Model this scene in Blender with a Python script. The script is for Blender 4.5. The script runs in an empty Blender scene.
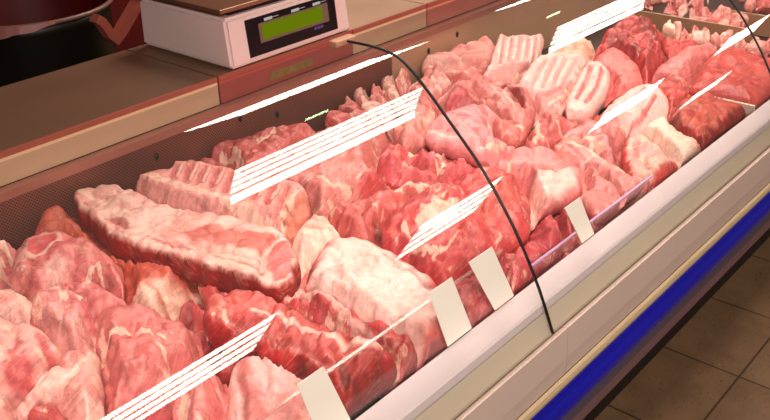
import bpy, bmesh, math, random
import numpy as np
from mathutils import Vector, noise, Matrix
from mathutils.geometry import delaunay_2d_cdt

random.seed(7)
scene = bpy.context.scene
COL = scene.collection

# ------------------------------------------------------------------ camera
F_PX, PITCH, YAW, ROLL = 907.1, .48157, .72517, -.03132
CAM_H = 1.70
fwd = Vector((math.cos(PITCH)*math.cos(YAW), math.cos(PITCH)*math.sin(YAW), -math.sin(PITCH)))
rt0 = Vector((math.sin(YAW), -math.cos(YAW), 0))
up0 = rt0.cross(fwd)
cr, sr = math.cos(ROLL), math.sin(ROLL)
RT = cr*rt0 + sr*up0
UP = -sr*rt0 + cr*up0
cam_d = bpy.data.cameras.new('camera')
cam = bpy.data.objects.new('camera', cam_d)
COL.objects.link(cam)
cam_d.sensor_width = 36.0
cam_d.lens = F_PX/770*36.0
cam_d.clip_start = .02
cam.matrix_world = Matrix(((RT.x, UP.x, -fwd.x, 0), (RT.y, UP.y, -fwd.y, 0), (RT.z, UP.z, -fwd.z, CAM_H), (0, 0, 0, 1)))
scene.camera = cam


def ray(u, v):
    return (u-385)*RT + (210-v)*UP + F_PX*fwd


def at(u, v, x=None, y=None, z=None):
    """point of the place measured off the photograph: the sight line through (u, v) met with a plane"""
    d = ray(u, v)
    t = x/d.x if x is not None else y/d.y if y is not None else (z-CAM_H)/d.z
    return Vector((0, 0, CAM_H)) + t*d


# ------------------------------------------------------------------ materials
def s2l(c):
    return tuple((x/255/12.92 if x/255 <= .04045 else ((x/255+.055)/1.055)**2.4) for x in c)


def new_mat(name):
    m = bpy.data.materials.new(name)
    m.use_nodes = True
    nt = m.node_tree
    nt.nodes.clear()
    return m, nt


def N(nt, t, **kw):
    n = nt.nodes.new(t)
    for k, v in kw.items():
        setattr(n, k, v)
    return n


def principled(nt, base=None, rough=.5, spec=.5, metal=0, **kw):
    b = N(nt, 'ShaderNodeBsdfPrincipled')
    if base is not None:
        b.inputs['Base Color'].default_value = (*s2l(base), 1)
    b.inputs['Roughness'].default_value = rough
    b.inputs['Specular IOR Level'].default_value = spec
    b.inputs['Metallic'].default_value = metal
    for k, v in kw.items():
        b.inputs[k].default_value = v
    o = N(nt, 'ShaderNodeOutputMaterial')
    nt.links.new(b.outputs[0], o.inputs[0])
    return b


def plain(name, c, rough=.5, spec=.5, metal=0, var=.12, scale=14, bump=0.0, stretch=(1, 1, 1)):
    m, nt = new_mat(name)
    b = principled(nt, c, rough, spec, metal)
    tc = N(nt, 'ShaderNodeTexCoord')
    mp = N(nt, 'ShaderNodeMapping')
    mp.inputs['Scale'].default_value = stretch
    nt.links.new(tc.outputs['Object'], mp.inputs[0])
    ns = N(nt, 'ShaderNodeTexNoise')
    ns.inputs['Scale'].default_value = scale
    ns.inputs['Detail'].default_value = 5
    nt.links.new(mp.outputs[0], ns.inputs['Vector'])
    mx = N(nt, 'ShaderNodeMix', data_type='RGBA')
    l = s2l(c)
    mx.inputs[6].default_value = (*[x*(1-var) for x in l], 1)
    mx.inputs[7].default_value = (*[min(1, x*(1+var)) for x in l], 1)
    nt.links.new(ns.outputs[0], mx.inputs[0])
    nt.links.new(mx.outputs[2], b.inputs['Base Color'])
    if bump:
        bp = N(nt, 'ShaderNodeBump')
        bp.inputs['Strength'].default_value = bump
        bp.inputs['Distance'].default_value = .004
        nt.links.new(ns.outputs[0], bp.inputs['Height'])
        nt.links.new(bp.outputs[0], b.inputs['Normal'])
    return m


def emit(name, c, s):
    m, nt = new_mat(name)
    e = N(nt, 'ShaderNodeEmission')
    e.inputs[0].default_value = (*s2l(c), 1)
    e.inputs[1].default_value = s
    o = N(nt, 'ShaderNodeOutputMaterial')
    nt.links.new(e.outputs[0], o.inputs[0])
    return m


def glass_mat(name, tint=(1, 1, 1), gain=1.9, base=.0, rough=.0, haze=.0):
    """thin sheet: straight-through transparency plus a Fresnel mirror for its two faces"""
    m, nt = new_mat(name)
    tr = N(nt, 'ShaderNodeBsdfTransparent')
    tr.inputs[0].default_value = (*tint, 1)
    gl = N(nt, 'ShaderNodeBsdfGlossy')
    gl.inputs['Roughness'].default_value = rough
    lw = N(nt, 'ShaderNodeLayerWeight')
    lw.inputs['Blend'].default_value = .5
    pw = N(nt, 'ShaderNodeMath', operation='POWER')
    pw.inputs[1].default_value = 5
    nt.links.new(lw.outputs['Facing'], pw.inputs[0])
    ml = N(nt, 'ShaderNodeMath', operation='MULTIPLY_ADD', use_clamp=True)
    ml.inputs[1].default_value = .96*gain
    ml.inputs[2].default_value = .04*gain+base
    nt.links.new(pw.outputs[0], ml.inputs[0])
    mx = N(nt, 'ShaderNodeMixShader')
    nt.links.new(ml.outputs[0], mx.inputs[0])
    nt.links.new(tr.outputs[0], mx.inputs[1])
    nt.links.new(gl.outputs[0], mx.inputs[2])
    o = N(nt, 'ShaderNodeOutputMaterial')
    if haze:
        df = N(nt, 'ShaderNodeBsdfDiffuse')
        df.inputs[0].default_value = (1, .93, .88, 1)
        m2 = N(nt, 'ShaderNodeMixShader')
        m2.inputs[0].default_value = haze
        nt.links.new(mx.outputs[0], m2.inputs[1])
        nt.links.new(df.outputs[0], m2.inputs[2])
        mx = m2
    nt.links.new(mx.outputs[0], o.inputs[0])
    return m


def meat_mat(name, marbling=.25, fibre=.5, rough=.36, fat=(240, 194, 172), vein_scale=42.0):
    m, nt = new_mat(name)
    L = nt.links.new
    b = principled(nt, None, rough, .5)
    b.inputs['Subsurface Weight'].default_value = .12
    b.inputs['Subsurface Radius'].default_value = (1, .3, .2)
    b.inputs['Subsurface Scale'].default_value = .006
    b.inputs['Coat Weight'].default_value = .12
    b.inputs['Coat Roughness'].default_value = .18
    at_ = N(nt, 'ShaderNodeVertexColor', layer_name='Col')
    uv = N(nt, 'ShaderNodeUVMap', uv_map='grain')
    # fibres along the grain
    mp = N(nt, 'ShaderNodeMapping')
    mp.inputs['Scale'].default_value = (28, 190, 60)
    L(uv.outputs[0], mp.inputs[0])
    nf = N(nt, 'ShaderNodeTexNoise')
    nf.inputs['Scale'].default_value = 1
    nf.inputs['Detail'].default_value = 4
    nf.inputs['Distortion'].default_value = .6
    L(mp.outputs[0], nf.inputs['Vector'])
    # fine grain everywhere
    tc = N(nt, 'ShaderNodeTexCoord')
    n2 = N(nt, 'ShaderNodeTexNoise')
    n2.inputs['Scale'].default_value = 95
    n2.inputs['Detail'].default_value = 5
    n2.inputs['Roughness'].default_value = .65
    L(tc.outputs['Object'], n2.inputs['Vector'])
    # veins of fat: ridges of a distorted noise
    mpv = N(nt, 'ShaderNodeMapping')
    mpv.inputs['Scale'].default_value = (vein_scale*.4, vein_scale*1.5, vein_scale)
    L(uv.outputs[0], mpv.inputs[0])
    nv = N(nt, 'ShaderNodeTexNoise')
    nv.inputs['Scale'].default_value = 1
    nv.inputs['Detail'].default_value = 3
    nv.inputs['Distortion'].default_value = 1.2
    L(mpv.outputs[0], nv.inputs['Vector'])
    s1 = N(nt, 'ShaderNodeMath', operation='SUBTRACT')
    s1.inputs[1].default_value = .5
    L(nv.outputs[0], s1.inputs[0])
    ab = N(nt, 'ShaderNodeMath', operation='ABSOLUTE')
    L(s1.outputs[0], ab.inputs[0])
    mr = N(nt, 'ShaderNodeMapRange')
    mr.inputs['From Min'].default_value = .0
    mr.inputs['From Max'].default_value = .045
    mr.inputs['To Min'].default_value = 1
    mr.inputs['To Max'].default_value = 0
    L(ab.outputs[0], mr.inputs['Value'])
    brk = N(nt, 'ShaderNodeTexNoise')
    brk.inputs['Scale'].default_value = 24
    L(tc.outputs['Object'], brk.inputs['Vector'])
    br2 = N(nt, 'ShaderNodeMapRange')
    br2.inputs['From Min'].default_value = .45
    br2.inputs['From Max'].default_value = .65
    L(brk.outputs[0], br2.inputs['Value'])
    mv = N(nt, 'ShaderNodeMath', operation='MULTIPLY')
    L(mr.outputs[0], mv.inputs[0])
    L(br2.outputs[0], mv.inputs[1])
    mv2 = N(nt, 'ShaderNodeMath', operation='MULTIPLY', use_clamp=True)
    mv2.inputs[1].default_value = marbling*1.6
    L(mv.outputs[0], mv2.inputs[0])
    # brightness modulation
    fm = N(nt, 'ShaderNodeMapRange')
    fm.inputs['From Min'].default_value = .3
    fm.inputs['From Max'].default_value = .7
    fm.inputs['To Min'].default_value = 1-.38*fibre
    fm.inputs['To Max'].default_value = 1+.30*fibre
    L(nf.outputs[0], fm.inputs['Value'])
    gm = N(nt, 'ShaderNodeMapRange')
    gm.inputs['From Min'].default_value = .3
    gm.inputs['From Max'].default_value = .7
    gm.inputs['To Min'].default_value = .80
    gm.inputs['To Max'].default_value = 1.16
    L(n2.outputs[0], gm.inputs['Value'])
    fg = N(nt, 'ShaderNodeMath', operation='MULTIPLY')
    L(fm.outputs[0], fg.inputs[0])
    L(gm.outputs[0], fg.inputs[1])
    sc = N(nt, 'ShaderNodeVectorMath', operation='SCALE')
    L(at_.outputs[0], sc.inputs[0])
    L(fg.outputs[0], sc.inputs['Scale'])
    mpb = N(nt, 'ShaderNodeMapping')
    mpb.inputs['Scale'].default_value = (34, 80, 50)
    L(uv.outputs[0], mpb.inputs[0])
    nb = N(nt, 'ShaderNodeTexNoise')
    nb.inputs['Scale'].default_value = 1
    nb.inputs['Detail'].default_value = 6
    nb.inputs['Roughness'].default_value = .62
    nb.inputs['Distortion'].default_value = .8
    L(mpb.outputs[0], nb.inputs['Vector'])
    fa = N(nt, 'ShaderNodeMath', operation='ADD')
    L(nb.outputs[0], fa.inputs[0])
    L(at_.outputs['Alpha'], fa.inputs[1])
    fr = N(nt, 'ShaderNodeMapRange', interpolation_type='SMOOTHSTEP')
    fr.inputs['From Min'].default_value = .82
    fr.inputs['From Max'].default_value = 1.02
    fr.inputs['To Max'].default_value = .85
    L(fa.outputs[0], fr.inputs['Value'])
    mxa = N(nt, 'ShaderNodeMath', operation='MAXIMUM')
    L(mv2.outputs[0], mxa.inputs[0])
    L(fr.outputs[0], mxa.inputs[1])
    fsc = N(nt, 'ShaderNodeVectorMath', operation='SCALE')
    fsc.inputs[0].default_value = s2l(fat)
    L(gm.outputs[0], fsc.inputs['Scale'])
    mx = N(nt, 'ShaderNodeMix', data_type='RGBA')
    L(fsc.outputs[0], mx.inputs[7])
    L(mxa.outputs[0], mx.inputs[0])
    L(sc.outputs[0], mx.inputs[6])
    L(mx.outputs[2], b.inputs['Base Color'])
    # bump
    ad = N(nt, 'ShaderNodeMath', operation='MULTIPLY_ADD')
    ad.inputs[1].default_value = .28
    L(nf.outputs[0], ad.inputs[0])
    L(n2.outputs[0], ad.inputs[2])
    bp = N(nt, 'ShaderNodeBump')
    bp.inputs['Strength'].default_value = .8
    bp.inputs['Distance'].default_value = .003
    L(ad.outputs[0], bp.inputs['Height'])
    L(bp.outputs[0], b.inputs['Normal'])
    return m


M = {}
M['red'] = meat_mat('raw_red_meat', .22, .55)
M['marbled'] = meat_mat('marbled_meat', .75, .7, vein_scale=60)
M['pale'] = meat_mat('pale_pork', .22, .14, rough=.42)
M['beef'] = meat_mat('sliced_beef', .12, .9)
M['bone'] = meat_mat('bone_and_cartilage', .1, .2, rough=.45)

C_RED = s2l((200, 74, 66))
C_DEEP = s2l((160, 32, 36))
C_PINK = s2l((222, 126, 116))
C_ROSE = s2l((210, 100, 94))
C_PALE = s2l((236, 178, 160))
C_FAT = s2l((242, 200, 180))
C_ORANGE = s2l((208, 84, 52))
C_SALMON = s2l((228, 122, 98))
C_BEEF = s2l((196, 50, 44))
C_DARK = s2l((96, 14, 16))
C_CREAM = s2l((246, 224, 196))

# ------------------------------------------------------------------ mesh helpers


def link(name, bm, mat, parent=None, smooth=False):
    me = bpy.data.meshes.new(name)
    bm.normal_update()
    bm.to_mesh(me)
    bm.free()
    for mt in (mat if isinstance(mat, (list, tuple)) else [mat]):
        me.materials.append(mt)
    if smooth:
        me.polygons.foreach_set('use_smooth', [True]*len(me.polygons))
    o = bpy.data.objects.new(name, me)
    COL.objects.link(o)
    if parent is not None:
        o.parent = parent
        o.matrix_parent_inverse = parent.matrix_basis.inverted()
    return o


def tag(o, label, cat, group=None, kind=None):
    o['label'] = label
    o['category'] = cat
    if group:
        o['group'] = group
    if kind:
        o['kind'] = kind
    return o


def thing(name, label, cat, loc=(0, 0, 0), group=None):
    o = bpy.data.objects.new(name, None)
    o.empty_display_size = .05
    COL.objects.link(o)
    o.location = loc
    return tag(o, label, cat, group)


def box(bm, lo, hi, bevel=0.0):
    vs = [bm.verts.new((x, y, z)) for x in (lo[0], hi[0]) for y in (lo[1], hi[1]) for z in (lo[2], hi[2])]
    q = [(0, 1, 3, 2), (4, 6, 7, 5), (0, 4, 5, 1), (2, 3, 7, 6), (0, 2, 6, 4), (1, 5, 7, 3)]
    fs = [bm.faces.new([vs[i] for i in f]) for f in q]
    if bevel:
        es = set(e for f in fs for e in f.edges)
        bmesh.ops.bevel(bm, geom=list(es), offset=bevel, segments=2, affect='EDGES', profile=.6)
    return bm


def hexa(bm, p):
    """p: 8 points, bottom ring then top ring"""
    vs = [bm.verts.new(q) for q in p]
    for f in [(3, 2, 1, 0), (4, 5, 6, 7), (0, 1, 5, 4), (1, 2, 6, 5), (2, 3, 7, 6), (3, 0, 4, 7)]:
        bm.faces.new([vs[i] for i in f])
    return bm


def extrude_profile(bm, prof, x0, x1, closed=True, nx=1):
    rows = []
    for i in range(nx+1):
        x = x0+(x1-x0)*i/nx
        rows.append([bm.verts.new((x, y, z)) for y, z in prof])
    n = len(prof)
    for a, b in zip(rows[:-1], rows[1:]):
        for i in range(n if closed else n-1):
            j = (i+1) % n
            bm.faces.new((a[i], a[j], b[j], b[i]))
    if closed:
        bm.faces.new(list(reversed(rows[0])))
        bm.faces.new(rows[-1])
    bmesh.ops.recalc_face_normals(bm, faces=bm.faces)
    return bm


def tube(bm, pts, rad, seg=8, flat=1.0):
    """tapered tube through pts; rad a number or list"""
    n = len(pts)
    rings = []
    for i, p in enumerate(pts):
        p = Vector(p)
        d = (Vector(pts[min(i+1, n-1)])-Vector(pts[max(i-1, 0)])).normalized()
        a = d.cross(Vector((0, 0, 1)))
        a = a.normalized() if a.length > 1e-4 else Vector((1, 0, 0))
        b = a.cross(d)
        r = rad[i] if isinstance(rad, (list, tuple)) else rad
        rings.append([bm.verts.new(p+a*r*math.cos(t)+b*r*flat*math.sin(t)) for t in [2*math.pi*k/seg for k in range(seg)]])
    for A, B in zip(rings[:-1], rings[1:]):
        for k in range(seg):
            bm.faces.new((A[k], A[(k+1) % seg], B[(k+1) % seg], B[k]))
    bm.faces.new(list(reversed(rings[0])))
    bm.faces.new(rings[-1])
    return bm


# ------------------------------------------------------------------ heap of meat: a ceiling field keeps pieces nested, never crossing
GX0, GY0, CELL = .05, .60, .005
GNX, GNY = 820, 190
CEIL = np.full((GNX, GNY), 9.0)
DECK = .781


def zs(x, y):
    """the general surface of the heap"""
    return .83+.1*(y-.70)


def unproj(u, v, dz=0.0, k=.1, kx=0.0, anchor=None):
    """sight line met with the (tilted) surface of the heap"""
    d = ray(u, v)
    if anchor is None:
        z0, x0, y0 = .83+dz, 0, .70
    else:
        z0, x0, y0 = anchor[2], anchor[0], anchor[1]
    t = (z0-k*y0-kx*x0-CAM_H)/(d.z-k*d.y-kx*d.x)
    return Vector((0, 0, CAM_H))+t*d


def closed_curve(P, step, sharp=.0):
    out = []
    n = len(P)
    for i in range(n):
        p0, p1, p2, p3 = P[i-1], P[i], P[(i+1) % n], P[(i+2) % n]
        m = max(2, int((p2-p1).length/step))
        for j in range(m):
            t = j/m
            q = .5*((2*p1)+(p2-p0)*t+(2*p0-5*p1+4*p2-p3)*t*t+(3*p1-p0-3*p2+p3)*t**3)
            lin = p1.lerp(p2, t)
            out.append(q.lerp(lin, sharp))
    return out


def seg_dist(X, Y, a, b):
    ax, ay = a
    bx, by = b
    dx, dy = bx-ax, by-ay
    L = dx*dx+dy*dy+1e-12
    t = np.clip(((X-ax)*dx+(Y-ay)*dy)/L, 0, 1)
    return np.hypot(X-ax-t*dx, Y-ay-t*dy), t


def line_dist(X, Y, pts, closed=False):
    D = np.full(X.shape, 9.0)
    n = len(pts)
    for i in range(n if closed else n-1):
        D = np.minimum(D, seg_dist(X, Y, pts[i], pts[(i+1) % n])[0])
    return D


def inside(X, Y, pts):
    r = np.zeros(X.shape, bool)
    n = len(pts)
    for i in range(n):
        (x1, y1), (x2, y2) = pts[i], pts[(i+1) % n]
        c = ((y1 > Y) != (y2 > Y))
        with np.errstate(divide='ignore', invalid='ignore'):
            xi = (x2-x1)*(Y-y1)/(y2-y1+1e-15)+x1
        r ^= c & (X < xi)
    return r


def nz(X, Y, scale, seed, oct_=3):
    o = np.empty(X.shape)
    f = o.ravel()
    xs, ys = X.ravel(), Y.ravel()
    for i in range(len(xs)):
        f[i] = noise.fractal((xs[i]*scale+seed*3.17, ys[i]*scale-seed*1.31, seed*.77), 1.0, 2.1, oct_, noise_basis='PERLIN_ORIGINAL')
    return o


def sstep(a, b, x):
    t = np.clip((x-a)/(b-a+1e-12), 0, 1)
    return t*t*(3-2*t)


PX = 1/640.0   # metres per photograph pixel at the heap, about
TOPFN = {}


def meat(S):
    """one piece of meat laid on the heap.  Outline and markings are measured points of its upper surface."""
    seed = S['seed']
    dz, k = S.get('dz', 0.0), S.get('k', .1)
    h = S.get('h', .03)*S.get('hs', .68)
    hb = S.get('hb', .03)
    # anchor plane through the outline's middle on the heap's surface
    us = [p[0] for p in S['out']]
    vs_ = [p[1] for p in S['out']]
    anc = unproj(sum(us)/len(us), sum(vs_)/len(vs_), dz)
    kx = S.get('kx', 0.0)
    U = lambda u, v: unproj(u, v, k=k, kx=kx, anchor=anc)
    P = [U(*p) for p in S['out']]
    cm = sum(P, Vector())/len(P)
    gr = S.get('grow', 1.10)
    P = [cm+(p-cm)*gr for p in P]
    drop = S.get('drop', .30)*h
    plane = lambda X, Y: anc.z+k*(Y-anc.y)+kx*(X-anc.x)-drop
    P2 = [Vector((p.x, p.y)) for p in P]
    area = abs(sum(P2[i-1].cross(P2[i]) for i in range(len(P2))))/2
    step = min(max(math.sqrt(area/1800), .003), .0055)
    step *= S.get('res', 1.0)
    ring = closed_curve(P2, step, S.get('sharp', .35))
    # ragged cut edge
    rag = S.get('rag', .0035)
    c2 = Vector((sum(p.x for p in ring)/len(ring), sum(p.y for p in ring)/len(ring)))
    rr = []
    for i, p in enumerate(ring):
        t = (ring[(i+1) % len(ring)]-ring[i-1])
        nrm = Vector((t.y, -t.x)).normalized() if t.length > 1e-9 else Vector((0, 0))
        rr.append(p+nrm*rag*noise.noise((p.x*38+seed*5, p.y*38, seed*1.3))*1.6)
    xlo, xhi = S.get('xmin', -9), S.get('xmax', 9)
    ring = [Vector((min(max(p.x, xlo), xhi), min(max(p.y, .729), 1.489))) for p in rr]
    ring = [p for i, p in enumerate(ring) if (p-ring[i-1]).length > 3e-4]
    rt = [(p.x, p.y) for p in ring]
    x0, x1 = min(p[0] for p in rt), max(p[0] for p in rt)
    y0, y1 = min(p[1] for p in rt), max(p[1] for p in rt)
    gx = np.arange(x0, x1, step)
    gy = np.arange(y0, y1, step*.9)
    X, Y = np.meshgrid(gx, gy, indexing='ij')
    X = X+(np.arange(len(gy)) % 2)[None, :]*step*.5
    ins = inside(X, Y, rt)
    X, Y = X[ins], Y[ins]
    D = line_dist(X, Y, rt, True)
    keep = D > step*.75
    X, Y, D = X[keep], Y[keep], D[keep]
    # an inner ring close to the edge for a round shoulder
    ex, ey = [], []
    for i, p in enumerate(ring):
        t = (ring[(i+1) % len(ring)]-ring[i-1])
        if t.length < 1e-9:
            continue
        for sg in (1, -1):
            q = p+Vector((-t.y, t.x)).normalized()*sg*step*.33
            ex.append(q.x)
            ey.append(q.y)
    ex, ey = np.array(ex), np.array(ey)
    ii = inside(ex, ey, rt)
    ex, ey = ex[ii], ey[ii]
    ed = line_dist(ex, ey, rt, True)
    kk = ed > step*.2
    ex, ey, ed = ex[kk], ey[kk], ed[kk]
    RX = np.array([p[0] for p in rt])
    RY = np.array([p[1] for p in rt])
    nR = len(RX)
    vx = np.concatenate([RX, ex, X])
    vy = np.concatenate([RY, ey, Y])
    vd = np.concatenate([np.zeros(nR), ed, D])
    res = delaunay_2d_cdt([Vector((a, b)) for a, b in zip(vx, vy)], [(i, (i+1) % nR) for i in range(nR)], [], 1, 1e-6)
    V, Fc = res[0], res[2]
    orig = res[3]
    vx = np.array([p[0] for p in V])
    vy = np.array([p[1] for p in V])
    vd = line_dist(vx, vy, rt, True)
    isrim = vd < 1e-5
    dmax = vd.max()
    w = S.get('w', .0) or dmax*S.get('round', .40)
    w = min(w, dmax)
    tt = np.clip(vd/w, 0, 1)
    prof = np.sqrt(np.clip(1-(1-tt)**2, 0, 1))
    flatw = min(w, S.get('bw', w))
    pb = np.sqrt(np.clip(1-(1-np.clip(vd/flatw, 0, 1))**2, 0, 1))
    z = plane(vx, vy)+h*prof
    # lumpy muscle
    lump = S.get('lump', .007)
    n1 = nz(vx, vy, 17, seed)
    n2 = nz(vx, vy, 48, seed+11)
    z = z+prof*(lump*1.7*n1+lump*.55*n2)
    # muscle seams: winding creases, some of them showing sinew
    ga = math.radians(S.get('grain', 0) if 'grain' in S else (seed*53) % 180)
    S['grain'] = math.degrees(ga)
    gu = vx*math.cos(ga)+vy*math.sin(ga)
    gv = -vx*math.sin(ga)+vy*math.cos(ga)
    wob = nz(vx, vy, 14, seed+31, 2)*.03
    cr1 = nz(gu*.45+wob, gv+wob, 16, seed+41, 2)
    seamk = S.get('seam', 1.0)
    crease = np.exp(-(cr1/.034)**2)
    z = z-seamk*.0085*crease*prof+seamk*.020*np.abs(cr1)*prof
    sel = sstep(-.1, .25, nz(vx, vy, 20, seed+47, 2))
    W = lambda pts: [(q.x, q.y) for q in (U(*p) for p in pts)]
    jit = nz(vx, vy, 60, seed+5, 2)
    grooves = []
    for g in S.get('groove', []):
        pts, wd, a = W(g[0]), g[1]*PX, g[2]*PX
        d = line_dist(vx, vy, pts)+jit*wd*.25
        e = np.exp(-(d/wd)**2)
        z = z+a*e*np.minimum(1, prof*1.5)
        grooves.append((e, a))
    rimz = plane(vx, vy)
    top = np.where(isrim, rimz, np.maximum(z, rimz+.0006))
    bot = np.where(isrim, rimz, rimz-hb*pb-.0006)
    # nest under what lies on it
    gi = np.clip(((vx-GX0)/CELL).astype(int), 0, GNX-1)
    gj = np.clip(((vy-GY0)/CELL).astype(int), 0, GNY-1)
    ce = CEIL[gi, gj]
    for di in (-1, 0, 1):
        for dj in (-1, 0, 1):
            ce = np.minimum(ce, CEIL[np.clip(gi+di, 0, GNX-1), np.clip(gj+dj, 0, GNY-1)])
    top = np.minimum(top, ce-.0015)
    flo = DECK+.001+S.get('floor', 0.0)
    top = np.maximum(top, np.minimum(flo+.0025, ce-.0012))
    top = np.maximum(top, DECK+.0012)
    bot = np.minimum(np.maximum(bot, flo), top-.001)
    # ---- colour
    base = np.array(S['col'])
    alt = np.array(S.get('alt', [c*.72 for c in S['col'][:1]]+[c*.55 for c in S['col'][1:]]))
    fatc = np.array(S.get('fatc', C_FAT))
    cn = nz(vx, vy, 22, seed+3)
    m1 = sstep(-.25, .45, cn+.35*n2)[:, None]*S.get('altk', .75)
    col = base*(1-m1)+alt*m1
    fn = nz(vx, vy, 30, seed+23, 4)
    thr = S.get('fat', .15)
    fm = sstep(.42-thr*.9, .62-thr*.9, fn+.5*jit*.4)*min(1, thr*4)
    fm = np.maximum(fm, crease*sel*.75*min(1, seamk))
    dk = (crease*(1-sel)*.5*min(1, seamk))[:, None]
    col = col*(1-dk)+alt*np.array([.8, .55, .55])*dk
    fmp = np.zeros(len(vx))
    for pch in S.get('patch', []):
        kind, pts, wd, a = pch[:4]
        c = np.array(pch[4]) if len(pch) > 4 else fatc
        pw = W(pts)
        if kind == 'line':
            d = line_dist(vx, vy, pw)+jit*wd*PX*.7
            mk = 1-sstep(wd*PX*.45, wd*PX, d)
        else:
            d = line_dist(vx, vy, pw, True)
            sd = np.where(inside(vx, vy, pw), -d, d)+jit*.006+n2*.006
            mk = 1-sstep(-wd*PX, wd*PX, sd)
        mk = (mk*a)[:, None]
        if len(pch) > 4:
            col = col*(1-mk)+c*mk
            fm = fm*(1-mk[:, 0])
            fmp = fmp*(1-mk[:, 0])
        else:
            fmp = np.maximum(fmp, mk[:, 0])
    edge = S.get('edgefat', 0.0)
    if edge:
        fmp = np.maximum(fmp, (1-sstep(.003, .011, vd+jit*.004))*edge)
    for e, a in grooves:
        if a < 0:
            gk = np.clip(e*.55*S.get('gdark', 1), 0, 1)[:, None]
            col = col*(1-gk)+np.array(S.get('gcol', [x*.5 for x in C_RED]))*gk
    col = col*.92+.10*col.mean(axis=1, keepdims=True)+.006
    # ---- mesh: upper skin, lower skin
    name = S['name']
    nV = len(vx)
    verts = [(vx[i], vy[i], top[i]) for i in range(nV)]
    low = {}
    for i in range(nV):
        if isrim[i]:
            low[i] = i
            verts[i] = (vx[i], vy[i], top[i])
        else:
            low[i] = len(verts)
            verts.append((vx[i], vy[i], bot[i]))
    ox, oy, oz = c2.x, c2.y, float(bot.min())
    faces = [tuple(f) for f in Fc]+[tuple(low[i] for i in reversed(f)) for f in Fc]
    me = bpy.data.meshes.new(name)
    me.from_pydata([(a-ox, b-oy, c-oz) for a, b, c in verts], [], faces)
    me.polygons.foreach_set('use_smooth', [True]*len(me.polygons))
    ca = me.color_attributes.new('Col', 'FLOAT_COLOR', 'POINT')
    buf = np.ones((len(verts), 4))
    buf[:nV, :3] = col
    buf[:, 3] = .1
    if 'side' in S:
        sk = (1-sstep(.70, .985, prof+.12*jit+.1*n2))[:, None]
        buf[:nV, :3] = col*(1-sk)+np.array(S['side'])*(1+.5*n2[:, None]+.4*jit[:, None])*sk
        fm = fm*(1-sk[:, 0])
        fmp = fmp*(1-sk[:, 0])
    buf[:nV, 3] = np.clip(.08+np.maximum(fm*.46, fmp*.68)+.10*thr, 0, 1)
    side = np.array(S.get('side', [x*.8 for x in S['col']]))
    for i in range(nV):
        if low[i] != i:
            buf[low[i], :3] = side
    ca.data.foreach_set('color', buf.ravel().astype(np.float32))
    uvl = me.uv_layers.new(name='grain')
    cg, sg_ = math.cos(ga), math.sin(ga)
    li = np.empty(len(me.loops), dtype=np.int32)
    me.loops.foreach_get('vertex_index', li)
    va = np.array(verts)
    uu = (va[:, 0]-ox)*cg+(va[:, 1]-oy)*sg_+seed*.37
    vv = -(va[:, 0]-ox)*sg_+(va[:, 1]-oy)*cg+(va[:, 2]-oz)*.8+seed*.11
    uvl.data.foreach_set('uv', np.stack([uu[li], vv[li]], 1).ravel().astype(np.float32))
    me.materials.append(M[S.get('mat', 'red')])
    me.validate()
    o = bpy.data.objects.new(name, me)
    COL.objects.link(o)
    o.location = (ox, oy, oz)
    tag(o, S['label'], S.get('cat', 'meat'), S.get('group'))
    # sampler for bones lying on its top
    def topz(x, y):
        j = int(np.argmin((vx-x)**2+(vy-y)**2))
        return top[j]
    for prt in S.get('parts', []):
        make_part(o, prt, U, topz, (ox, oy, oz))
    # ---- lower the ceiling field with this piece's underside
    xa, ya = np.meshgrid(np.arange(GNX)*CELL+GX0+CELL/2, np.arange(GNY)*CELL+GY0+CELL/2, indexing='ij')
    i0, i1 = max(0, int((x0-GX0)/CELL)-2), min(GNX, int((x1-GX0)/CELL)+3)
    j0, j1 = max(0, int((y0-GY0)/CELL)-2), min(GNY, int((y1-GY0)/CELL)+3)
    if i1 > i0 and j1 > j0:
        sx, sy = xa[i0:i1, j0:j1], ya[i0:i1, j0:j1]
        dd = line_dist(sx, sy, rt, True)
        inn = inside(sx, sy, rt) | (dd < CELL)
        T = np.where(inn, np.clip(dd/flatw, 0, 1), 0)
        pbb = np.sqrt(np.clip(1-(1-T)**2, 0, 1))
        under = np.maximum(plane(sx, sy)-hb*pbb-.001, flo)
        # actual clamped undersides from the vertices, where lower
        F = np.where(inn, under, 9.0)
        vi = np.clip(((vx-GX0)/CELL).astype(int)-i0, 0, i1-i0-1)
        vj = np.clip(((vy-GY0)/CELL).astype(int)-j0, 0, j1-j0-1)
        np.minimum.at(F, (vi, vj), bot)
        CEIL[i0:i1, j0:j1] = np.minimum(CEIL[i0:i1, j0:j1], F)
        # let the dip run out gently round about
        a0, a1, b0, b1 = max(0, i0-6), min(GNX, i1+6), max(0, j0-6), min(GNY, j1+6)
        R = CEIL[a0:a1, b0:b1].copy()
        sl = CELL*2.2
        for _ in range(5):
            R[1:] = np.minimum(R[1:], R[:-1]+sl)
            R[:-1] = np.minimum(R[:-1], R[1:]+sl)
            R[:, 1:] = np.minimum(R[:, 1:], R[:, :-1]+sl)
            R[:, :-1] = np.minimum(R[:, :-1], R[:, 1:]+sl)
        CEIL[a0:a1, b0:b1] = R
    return o


def colour_mesh(me, col, vary=.12, seed=0):
    ca = me.color_attributes.new('Col', 'FLOAT_COLOR', 'POINT')
    for i, v in enumerate(me.vertices):
        f = 1+vary*noise.noise((v.co.x*60+seed, v.co.y*60, v.co.z*60))*2
        ca.data[i].color = (col[0]*f, col[1]*f, col[2]*f, .1)
    uv = me.uv_layers.new(name='grain')
    for lp in me.loops:
        c = me.vertices[lp.vertex_index].co
        uv.data[lp.index].uv = (c.x+seed*.1, c.y+c.z)


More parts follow.
